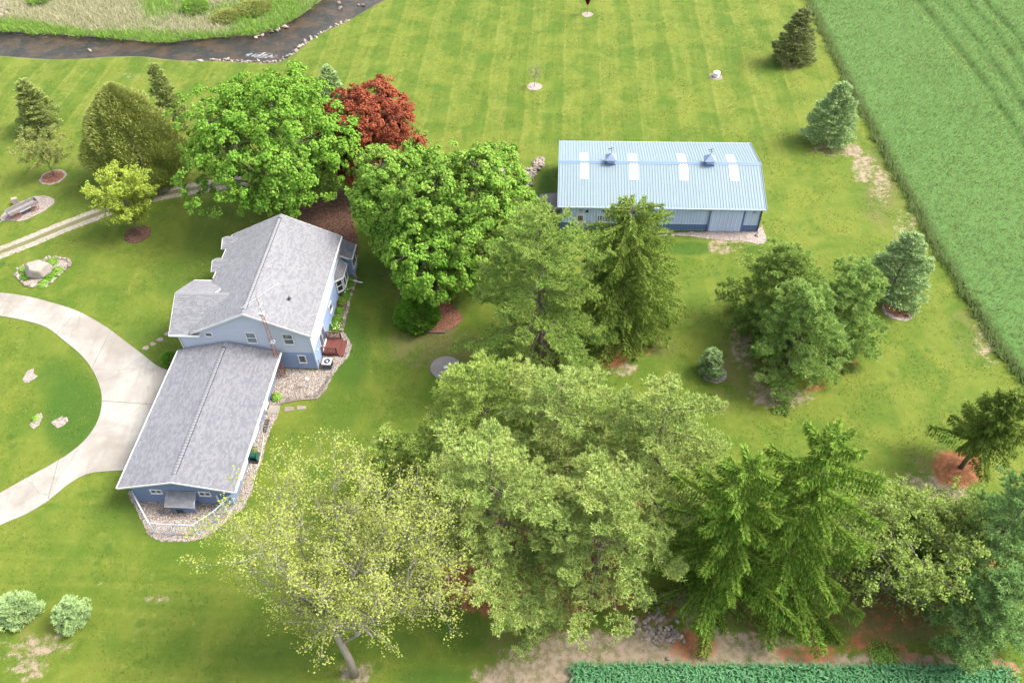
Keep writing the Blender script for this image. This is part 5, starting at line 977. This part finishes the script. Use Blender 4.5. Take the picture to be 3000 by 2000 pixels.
r = np.random.default_rng(11); pts = [Dp(1500 + a, 1425 + b) for a, b in r.normal(size=(90, 2)) * np.array([26, 34])]; stones(rp_, pts, .08, .2, 12, .0); stones(rp_, [Dp(1540 + a, 1462 + b) for a, b in r.normal(size=(25, 2)) * np.array([18, 10])], .12, .24, 13)
ge_ = thing('garden_edging', 'row of stones edging the flower bed beside the house', 'edging'); stones(ge_, along([(622, 915), (640, 830), (672, 720), (702, 610), (732, 520), (722, 470), (715, 430), (742, 320)], 46, .04, 14, Z8), .15, .24, 15, .03)
re_ = thing('rock_edging', 'ring of stones edging the rock garden', 'edging'); stones(re_, along([(250, 440), (290, 340), (450, 300), (650, 220), (760, 185), (960, 205), (1070, 250), (1000, 350), (900, 440), (800, 530), (680, 620), (560, 615), (430, 600), (340, 550), (280, 490), (250, 440)], 60, .06, 16, ZB), .14, .26, 17, .03)
# boulder
bm = bmesh.new(); bmesh.ops.create_icosphere(bm, subdivisions=4, radius=1); from mathutils import noise as mn
for v in bm.verts:
    c = v.co.copy(); v.co *= 1 + .22 * mn.noise(c * 1.3 + Vector((3, 1, 2))) + .09 * mn.noise(c * 3.4); 
    for pl in (Vector((.3, -.5, .8)), Vector((-.8, -.3, .4)), Vector((.7, -.6, .1)), Vector((0, .2, 1)), Vector((-.2, -.95, .1))):
        d = v.co.dot(pl.normalized()) - .80
        if d > 0: v.co -= pl.normalized() * d * .8
    v.co.z = max(v.co.z, -.55)
me = bpy.data.meshes.new('boulder'); bm.to_mesh(me); bm.free(); me.materials.append(M['stone_pale']); p = ZB(610, 425)
bo = tag(inst('boulder', me, None, (p[0], p[1], .55), (0, 0, .3), (1.3, 1.05, 1.1)), 'large pale boulder in the rock garden left of the drive', 'boulder')
# perennials
def perennial(label, p, h, R, seed, mat, n=700, L=.2, group='plants in the flower beds', name='garden_plant', flower=None):
    r = np.random.default_rng(seed); t = thing(name, label, 'plant', (p[0], p[1], .03), 0, group); d = sphere_pts(r, n); d[:, 2] = np.abs(d[:, 2]); C = d * np.array([R, R, h]) * r.random((n, 1)) ** .4
    leaf_obj('leaves', r, C, unit(d + np.array([0, 0, .7]) + r.normal(size=(n, 3)) * .4), L * r.uniform(.6, 1.2, n), mat, t, .5)
    if flower:
        d = sphere_pts(r, 40); d[:, 2] = np.abs(d[:, 2]); leaf_obj('flowers', r, d * np.array([R, R, h]) * 1.05, unit(d + np.array([0, 0, 1.])), .1, flower, t, 1.)
    return t
FLW = {'pink': plain('pink_petals', (.45, .10, .16)), 'cream': plain('cream_petals', (.7, .65, .45)), 'red': plain('red_leaves', (.25, .04, .05))}
GPL = [(585, 838, .55, .62, None, 'round green plant nearest the deck in the flower bed'), (565, 905, .7, .75, 'cream', 'tall leafy plant with cream flowers right behind the deck'), (655, 655, .5, .6, None, 'bright green clump below the bay window'), (625, 695, .6, .6, 'red', 'reddish flowering plant under the side window'), (665, 545, .6, .9, None, 'wide leafy plant in front of the bay window'), (650, 600, .5, .6, 'cream', 'plant with cream flowers below the bay window'), (700, 395, .5, .5, None, 'green plant beside the bump-out wall'), (698, 345, .45, .5, 'cream', 'pale flowering plant at the far end of the flower bed'), (600, 760, .35, .5, None, 'low plant midway along the house wall'), (690, 500, .4, .5, None, 'plant at the end of the white downspout')]
for i, (x, y, h_, R_, fl, lb) in enumerate(GPL): perennial(lb, Z8(x, y), h_, R_, 200 + i, M['f_bush'], 650, .2, flower=FLW[fl] if fl else None)
for i, (x, y, h_, R_, lb) in enumerate([(350, 380, .4, .55, 'low green plant left of the boulder'), (400, 480, .45, .7, 'green plant at the front left of the boulder'), (790, 260, .5, .8, 'bright green clump behind the boulder'), (655, 455, .45, .55, 'dark green plant at the front of the boulder'), (870, 390, .4, .8, 'spreading plant right of the boulder'), (760, 490, .35, .8, 'low spreading plant along the right rim of the rock garden'), (660, 580, .35, .7, 'low plant at the front rim of the rock garden')]):
    perennial(lb, ZB(x, y), h_, R_, 230 + i, M['f_bush' if i % 2 else 'f_bankg'], 600, .2, 'plants in the rock garden')
perennial('spiky green plant against the garage wall by the wire border', ZC(150, 430), .6, .5, 250, M['f_bankg'], 350, .3)
perennial('bright green weeds on the earth strip right of the spruces', ZQ(1150, 1410), .3, 1.2, 251, M['f_bankg'], 700, .2, 'weeds')
perennial('small grass clump in the middle of the stone ring on the island', ZI(235, 462), .3, .35, 252, M['f_bankg'], 200, .2, 'weeds')
# ------------------------------------------------------------------ yard things
HOME = lambda u, v, z=0.: (HX + u * math.cos(YW) + v * math.sin(YW), HY - u * math.sin(YW) + v * math.cos(YW), z)
# deck
dk = thing('deck', 'small red stained wooden deck with two railings outside the sliding door', 'deck', (HX, HY, 0), -YW)
u0 = 10.87; dv0, dv1 = 1.85, 3.95
for i in range(10): MB().box(u0 + .005 + i * .155, u0 + .145 + i * .155, dv0, dv1, .30, .335).build('deck_board', M['deckwood'], dk)
for i in range(3): MB().box(u0 + 1.565 + i * .155, u0 + 1.705 + i * .155, dv0 - .05, dv1 - .15, .15, .185).build('step_board', M['deckwood'], dk)
MB().box(u0, u0 + 1.55, dv0 + .03, dv1 - .03, .06, .298).build('deck_frame', M['rail'], dk); MB().box(u0 + 1.56, u0 + 2.0, dv0, dv1 - .2, .03, .148).build('step_frame', M['rail'], dk)
for v in (dv0 + .05, dv1 - .05):
    rl = MB().box(u0 + .03, u0 + 1.5, v - .07, v + .07, 1.18, 1.22).build('railing', M['rail'], dk)
    MB().box(u0 + .1, u0 + 1.45, v - .02, v + .02, .42, .48).build('bottom_rail', M['rail'], rl)
    for k in range(9): MB().box(u0 + .16 + k * .145, u0 + .20 + k * .145, v - .02, v + .02, .48, 1.18).build('baluster', M['rail'], rl)
    for u in (u0 + .06, u0 + 1.44): MB().box(u - .045, u + .045, v - .045, v + .045, .336, 1.18).build('post', M['rail'], rl)
# air conditioner
p = S(840 + 640 * 220 / 1150, 900 + 910 * 220 / 1150); ac = thing('air_conditioner', 'grey outdoor air conditioner on the gravel by the deck', 'air conditioner', (p[0], p[1], .03), -YW)
MB().box(-.48, .48, -.48, .48, 0, .06).build('pad', M['slabc'], ac); MB().box(-.39, .39, -.39, .39, .06, .72).build('cabinet', M['galv'], ac)
for k in range(11):
    for s_ in (-1, 1): MB().box(-.37 + k * .07, -.33 + k * .07, s_ * .40 - .012, s_ * .40 + .012, .1, .70).build('grille_slat', M['dark'], ac); MB().box(s_ * .40 - .012, s_ * .40 + .012, -.37 + k * .07, -.33 + k * .07, .1, .70).build('grille_slat', M['dark'], ac)
tp = MB(); nseg = 24
for k in range(nseg):
    a0, a1 = 2 * math.pi * k / nseg, 2 * math.pi * (k + 1) / nseg; sq = lambda a: .42 / max(abs(math.cos(a)), abs(math.sin(a)))
    tp.hexa([(.33 * math.cos(a0), .33 * math.sin(a0), .72), (sq(a0) * math.cos(a0), sq(a0) * math.sin(a0), .72), (sq(a1) * math.cos(a1), sq(a1) * math.sin(a1), .72), (.33 * math.cos(a1), .33 * math.sin(a1), .72)], [(.33 * math.cos(a0), .33 * math.sin(a0), .80), (sq(a0) * math.cos(a0), sq(a0) * math.sin(a0), .78), (sq(a1) * math.cos(a1), sq(a1) * math.sin(a1), .78), (.33 * math.cos(a1), .33 * math.sin(a1), .80)])
tp.build('top_cover', M['white'], ac); MB().lathe([(.32, .70), (.32, .735), (.05, .74)], n=20).build('fan_well', M['dark'], ac); MB().lathe([(.12, .74), (.12, .80), (.05, .83)], n=12).build('fan_motor', M['galv'], ac)
for k in range(3):
    a = k * 2.094; MB().add([(.1 * math.cos(a), .1 * math.sin(a), .76), (.3 * math.cos(a - .3), .3 * math.sin(a - .3), .745), (.3 * math.cos(a + .35), .3 * math.sin(a + .35), .775)], [(0, 1, 2)]).build('fan_blade', M['dark'], ac)
# gazing globe on pedestal
p = S(840 + 345 * 220 / 1150, 900 + 1225 * 220 / 1150); gg = thing('garden_globe', 'round pinkish globe on a slim post in the gravel', 'garden globe', (p[0], p[1], .03))
MB().lathe([(.12, 0), (.10, .06), (.04, .12), (.035, .85), (.09, .9), (.1, .94)], n=12).build('pedestal', M['galv'], gg); MB().lathe([(.05, .92), (.13, .97), (.2, 1.06), (.22, 1.15), (.2, 1.24), (.13, 1.32), (.03, 1.36)], n=16).build('globe', plain('pink_globe', (.55, .36, .32), .3), gg, True)
# wire border fence
bf = thing('border_fence', 'low black wire border fence edging the gravel bed', 'fence'); fp = [ZC(165, 515), ZC(305, 475), ZC(450, 445), ZC(600, 425), ZC(735, 412), ZC(825, 310), ZC(885, 195), ZC(965, 115)]
for i in range(len(fp)): MB().tube([(fp[i][0], fp[i][1], 0), (fp[i][0], fp[i][1], .62)], .014, 5).build('post', M['blackiron'], bf)
for i in range(len(fp) - 1):
    a, b = fp[i], fp[i + 1]; pn = MB()
    for z in (.12, .45): pn.tube([(a[0], a[1], z), (b[0], b[1], z)], .009, 4)
    m_ = 8
    for k in range(m_):
        q = a + (b - a) * (k + .5) / m_; pn.tube([(q[0], q[1], .03), (q[0], q[1], .5)], .007, 4)
    pn.build('wire_panel', M['blackiron'], bf)
# bricks along the border
be_ = thing('border_edging', 'pinkish edging stones below the wire border fence', 'edging'); bl_ = along([(170, 525), (300, 492), (450, 462), (620, 446), (745, 428), (835, 330), (900, 220)], 30, .01, 18, ZC); bme = MB().box(-.15, .15, -.06, .06, 0, .1).mesh('edging_stone', M['slabp'])
for i in range(len(bl_) - 1): d = bl_[i + 1] - bl_[i]; inst('edging_stone', bme, be_, (bl_[i][0], bl_[i][1], .02), (0, 0, math.atan2(d[1], d[0])))
# aerial tower
p = HOME(7.75, -.75); tw = thing('aerial_tower', 'rusty lattice aerial tower leaning over the house gable', 'aerial tower', (p[0], p[1], 0), -YW)
tw['label'] = 'rusty lattice aerial mast standing against the house gable'
lg = []
for k in range(3):
    a = math.pi / 2 + k * 2.094; f0 = np.array([.34 * math.cos(a), .34 * math.sin(a), 0]); f1 = np.array([-.05 + .13 * math.cos(a), .05 + .13 * math.sin(a), 8.1]); lg.append((f0, f1)); MB().tube([f0, f1], [.026, .02], 6).build('leg', M['rust'], tw)
lt = MB(); nz_ = 27
for k in range(nz_):
    t0, t1 = k / nz_, (k + 1) / nz_
    for s_ in range(3):
        A, B = lg[s_], lg[(s_ + 1) % 3]; P0 = A[0] + (A[1] - A[0]) * t0; P1 = B[0] + (B[1] - B[0]) * t1; P2 = A[0] + (A[1] - A[0]) * t1
        lt.tube([P0, P1] if k % 2 else [B[0] + (B[1] - B[0]) * t0, P2], .010, 4, False); lt.tube([P2, P1], .010, 4, False)
lt.build('lattice', M['rust'], tw); MB().box(-.3, .12, -.1, .2, 8.08, 8.32).build('rotor_box', plain('rotor_beige', (.42, .33, .27), .6), tw)
MB().tube([(-.05, .05, 8.0), (-.07, .06, 10.3)], .022, 6).build('mast', M['rust'], tw); MB().box(-.2, .2, -.2, .25, 4.6, 4.72).build('wall_bracket', M['galv'], tw)
yg = MB(); bd = unit(np.array([.75, .95, 0])); bp = np.array([-.07, .06, 10.15]); el = np.array([-bd[1], bd[0], 0]); yg.tube([bp - bd * 1.6, bp + bd * 2.4], .013, 5)
for k in range(14): c = bp + bd * (-1.55 + k * .3); yg.tube([c - el * (.42 - k * .015), c + el * (.42 - k * .015)], .007, 4)
yg.build('aerial', M['galv'], tw)
yg = MB(); c0 = np.array([-.06, .05, 9.1]); b2_ = unit(np.array([1., -.25, 0])); e2 = np.array([.25, 1., 0]); yg.tube([c0, c0 + b2_ * 1.5], .02, 5)
yg.tube([c0 + e2 * -.1, c0 + e2 * .5], .04, 5); 
yg.build('side_aerial', M['galv'], tw)
# kennel fence
M['galv_l'] = plain('pale_galvanised', (.34, .40, .45), .4, .1, 4)
kf = thing('kennel_fence', 'grey chain link kennel fence enclosing gravel at the garage end', 'fence', (GXo, GYo, 0), -YW)
kp = [(.62, .42), (2.98, -2.35), (4.75, -2.46), (6.57, -2.42), (7.86, -1.19), (8.40, -.35), (8.86, .36)]; kh = 1.6
for i, (u, v) in enumerate(kp): MB().tube([(u, v, 0), (u, v, kh + .03)], .045 if i in (1, 3, 4) else .032, 7).build('post', M['galv_l'], kf)
for i in range(len(kp) - 1):
    a, b = np.array(kp[i]), np.array(kp[i + 1]); L = np.linalg.norm(b - a); d = (b - a) / L
    MB().tube([(*a, kh), (*b, kh)], .032, 6).build('top_rail', M['galv_l'], kf); MB().tube([(*a, .06), (*b, .06)], .02, 6).build('bottom_rail', M['galv'] if i % 2 else M['rust'], kf)
    ch = MB(); sp_ = .14; n_ = int(L / sp_)
    for s_ in (1, -1):
        for k in range(-int(kh / sp_), n_ + 1):
            x0_ = k * sp_ if s_ == 1 else L - k * sp_; za, zb_ = .08, kh; xa, xb = x0_, x0_ + s_ * (kh - .08)
            if s_ == 1: 
                if xa < 0: za += -xa; xa = 0
                if xb > L: zb_ -= xb - L; xb = L
            else:
                if xa > L: za += xa - L; xa = L
                if xb < 0: zb_ -= -xb; xb = 0
            if zb_ - za > .05 and 0 <= xa <= L: ch.tube([(*(a + d * xa), za), (*(a + d * xb), zb_)], .0045, 3, False)
    ch.build('chain_link', M['galv'], kf)
g0, g1 = np.array(kp[5]), np.array(kp[6]); gt = MB(); off = np.array([-.08, -.05])
for z in (.1, .8, 1.75): gt.tube([(*(g0 + off), z), (*(g1 + off), z)], .024, 5)
for q in (g0 + off, g1 + off): gt.tube([(*q, .1), (*q, 1.75)], .024, 5)
gt.build('gate_frame', M['galv'], kf)
# slabs, mats, steps
def slab(label, pts, z, mat, name='paving_slab', cat='paving slab', th=.08, group=None, jit=0.):
    c = sum(np.array(p[:2]) for p in pts) / len(pts); r = np.random.default_rng(int(abs(c[0]) * 100)); q = [(p[0] - c[0] + r.normal() * jit, p[1] - c[1] + r.normal() * jit, 0) for p in pts]
    return tag(MB().prism(q, (0, 0, th)).build(name, mat, None, loc=(c[0], c[1], z - th)), label, cat, group)
Z2b = zm(640, 1130, 220 / 1150)
slab('pale concrete stoop slab at the white garage door', [Z2b(785, 305), Z2b(948, 305), Z2b(922, 432), Z2b(745, 428)], .09, M['drive'])
slab('pinkish paver in the lawn nearest the stoop', [ZC(265, 560), ZC(400, 550), ZC(402, 610), ZC(268, 628)], .04, M['slabp'], group='pavers from the stoop'); slab('pinkish paver in the lawn farther from the stoop', [ZC(448, 540), ZC(575, 545), ZC(580, 585), ZC(450, 600)], .04, M['slabp'], group='pavers from the stoop')
for i, lb in ((0, 'dark mat on the gravel nearest the stoop'), (1, 'dark mat on the gravel farther from the stoop')):
    y0 = 512 + i * 108; x0 = 725 - i * 30; slab(lb, [Z2b(x0, y0), Z2b(x0 + 66, y0 + 3), Z2b(x0 + 36, y0 + 100), Z2b(x0 - 30, y0 + 95)], .055, M['dark'], 'floor_mat', 'mat', .02, 'dark mats beside the garage')
for i, (x, y, R_) in enumerate([(1220, 1195, .36), (1282, 1162, .32), (1338, 1125, .38), (1400, 1080, .36)]):
    c = Z4(x, y); slab(['stepping stone nearest the drive', 'second stepping stone from the drive', 'third stepping stone from the drive', 'stepping stone nearest the house wing'][i], [(c[0] + R_ * math.cos(a), c[1] + R_ * .75 * math.sin(a)) for a in np.linspace(0, 6.283, 9, endpoint=False)], .03, M['slabp'], 'stepping_stone', 'stepping stone', .06, 'stepping stones from drive to house', .05)
c = Dp(1023, 845); cv = thing('concrete_disc', 'round grey concrete slab with a lid in the shaded lawn', 'concrete slab', (c[0], c[1], 0)); MB().lathe([(1.42, 0), (1.42, .10), (1.36, .13), (.02, .14)], n=40).build('slab', M['slabc'], cv); MB().lathe([(.2, .13), (.2, .17), (.14, .18), (.02, .18)], n=18).build('lid', M['galv'], cv)
# well cap on the far lawn
c = S(2098, 225); wc = thing('well_cap', 'white round well cap standing on the far lawn', 'well cap', (c[0], c[1], 0)); MB().lathe([(.42, 0), (.42, .5), (.40, .52)], n=20).build('casing', M['white'], wc); MB().lathe([(.47, .5), (.47, .66), (.4, .72), (.02, .74)], n=20).build('cap', M['skylight'], wc)
# old wagon on the gravel oval
a = ZW(200, 850, .8); b = ZW(1060, 440, .8); d = (b - a)[:2]; ang = math.atan2(d[1], d[0]); c = (a + b) / 2; Lw = np.linalg.norm(d); wg = thing('old_wagon', 'weathered wooden wagon with rusty wheels on the gravel oval', 'wagon', (c[0], c[1], 0), ang)
h2 = Lw / 2 * .96
for k in range(5): MB().box(-h2, h2, -.5 + k * .2, -.31 + k * .2, .62, .67).build('floor_board', M['oldwood'], wg)
for s_ in (-1, 1):
    for k in range(2): MB().box(-h2, h2, s_ * .52 - .03, s_ * .52 + .03, .67 + k * .19, .85 + k * .19).build('side_board', M['oldwood'], wg)
for s_ in (-1, 1): MB().box(s_ * h2 - .03, s_ * h2 + .03, -.5, .5, .67, 1.02).build('end_board', M['oldwood'], wg)
for x in (-h2 * .62, h2 * .62):
    MB().tube([(x, -.75, .42), (x, .75, .42)], .05, 6).build('axle', M['rust'], wg)
    for y in (-.7, .7):
        rim = [(x + .42 * math.cos(t), y, .42 + .42 * math.sin(t)) for t in np.linspace(0, 6.283, 21)]; w_ = MB().tube(rim, .035, 5, False).build('wheel', M['rust'], wg)
        for k in range(6): t = k * math.pi / 3; MB().tube([(x, y, .42), (x + .41 * math.cos(t), y, .42 + .41 * math.sin(t))], .02, 4).build('spoke', M['rust'], w_)
MB().tube([(-h2, 0, .5), (-h2 - 1.6, 0, .12)], .05, 6).build('tongue', M['oldwood'], wg)
MB().box(-.6, 1.2, -.72, -.56, .66, .70).build('footboard', M['galv'], wg)
p = ZW(460, 560); tag(MB().box(-.3, .3, -.22, .22, 0, .75).build('upright_box', M['stone_pale'], None, loc=(p[0], p[1], .03), rot=(0, .1, .5)), 'pale upright box standing behind the old wagon', 'box')
# timber edging of the bush bed
te = thing('timber_edging', 'dark timbers edging the mulch bed beneath the round bush', 'edging')
for (x0, y0, x1, y1) in ((910, 738, 940, 750), (941, 751, 985, 763), (987, 764, 1022, 764), (912, 734, 924, 722)):
    A, B = Dp(x0, y0), Dp(x1, y1); bar(te, 'timber', (A[0], A[1], .1), (B[0], B[1], .1), .2, .18, M['timber'])
# hose reel cart and hose by the garage windows
p = Z2b(560, 1120); hr = thing('hose_cart', 'dark green hose reel cart between the garage windows', 'hose cart', (p[0], p[1], .03), -YW)
dg = plain('dark_green_plastic', (.012, .07, .05), .4); MB().box(-.35, .35, -.5, .5, .08, .16).build('base', M['dark'], hr)
MB().tube([(-.3, 0, .5), (.3, 0, .5)], .26, 14).build('reel', dg, hr); 
for s_ in (-.32, .32): MB().tube([(s_, 0, .5), (s_ + math.copysign(.04, s_), 0, .5)], .36, 16).build('reel_flange', dg, hr)
hd = MB(); 
for s_ in (-.3, .3): hd.tube([(s_, -.4, .15), (s_, .5, 1.0)], .025, 5)
hd.tube([(-.3, .5, 1.0), (.3, .5, 1.0)], .025, 5); hd.build('handle', M['dark'], hr)
for s_ in (-.4, .4): MB().tube([(s_ - .04, -.35, .15), (s_ + .04, -.35, .15)], .15, 12).build('wheel', M['dark'], hr)
hz = spline([Z2b(670, 690), Z2b(690, 780), Z2b(680, 900), Z2b(665, 1010), Z2b(640, 1120), Z2b(600, 1260), Z2b(560, 1300), Z2b(510, 1290), Z2b(500, 1210), Z2b(505, 1110)], False, .15)
tag(MB().tube([(q[0], q[1], .07) for q in hz], .022, 5).build('garden_hose', plain('pale_green_hose', (.38, .44, .34), .4)), 'pale green hose lying on the gravel beside the garage', 'hose')
pl = perennial('potted twiggy shrub trained on a trellis beside the garage windows', Z2b(540, 1010), 1.2, .4, 260, M['f_faint'], 300, .16)
# pebbles strewn over the gravel beds
def pebbles(name, poly, n, seed, label, s0=.03, s1=.07):
    r = np.random.default_rng(seed); q = np.array([p[:2] for p in poly]); lo, hi = q.min(0), q.max(0); P_ = lo + r.random((n * 3, 2)) * (hi - lo); P_ = P_[inpoly(P_[:, 0], P_[:, 1], poly)][:n]; m = len(P_)
    oc = np.array([(1, 0, 0), (-1, 0, 0), (0, 1, 0), (0, -1, 0), (0, 0, 1)], float); fc = [(0, 2, 4), (2, 1, 4), (1, 3, 4), (3, 0, 4)]; s = r.uniform(s0, s1, (m, 1)); a = r.random(m) * 6.28
    V = []
    for f in fc:
        for k in f:
            x, y, z = oc[k]; V.append(np.stack([P_[:, 0] + s[:, 0] * (x * np.cos(a) - y * np.sin(a) * .7), P_[:, 1] + s[:, 0] * (x * np.sin(a) + y * np.cos(a) * .7), .03 + s[:, 0] * z * .8], 1))
    V = np.stack(V, 1); o = inst(name, npmesh(name, V, 3, M['pebble'], dict(v=np.repeat(r.random(m), 12)))); return stuff(o, label, 'pebbles')
m = NT('pebble'); v = m.attr('v'); M['pebble'] = m.bsdf(m.mix(m.step(v, .05, .95), (.13, .10, .085), (.42, .37, .33)), .8, .25)
pebbles('pebbles', [Z6(205, 1150), Z6(195, 1200), Z6(275, 1350), Z6(320, 1440), Z6(370, 1508), Z6(560, 1534), Z6(680, 1525), Z6(780, 1488), Z6(960, 1352), Z6(1040, 1290), Z6(1115, 1120), Z6(1200, 850), Z6(1272, 640), Z6(1310, 560), Z6(1215, 560), Z6(1060, 980), Z6(960, 1210), Z6(320, 1180)], 7000, 90, 'pebbles of the gravel round the garage')
pebbles('pebbles', [Z8(20, 1535), Z8(110, 1525), Z8(245, 1488), Z8(420, 1466), Z8(500, 1390), Z8(545, 1290), Z8(680, 1120), Z8(702, 1040), Z8(622, 915), Z8(470, 1060), Z8(420, 1240), Z8(110, 1230)], 5000, 91, 'pebbles of the gravel at the house corner')
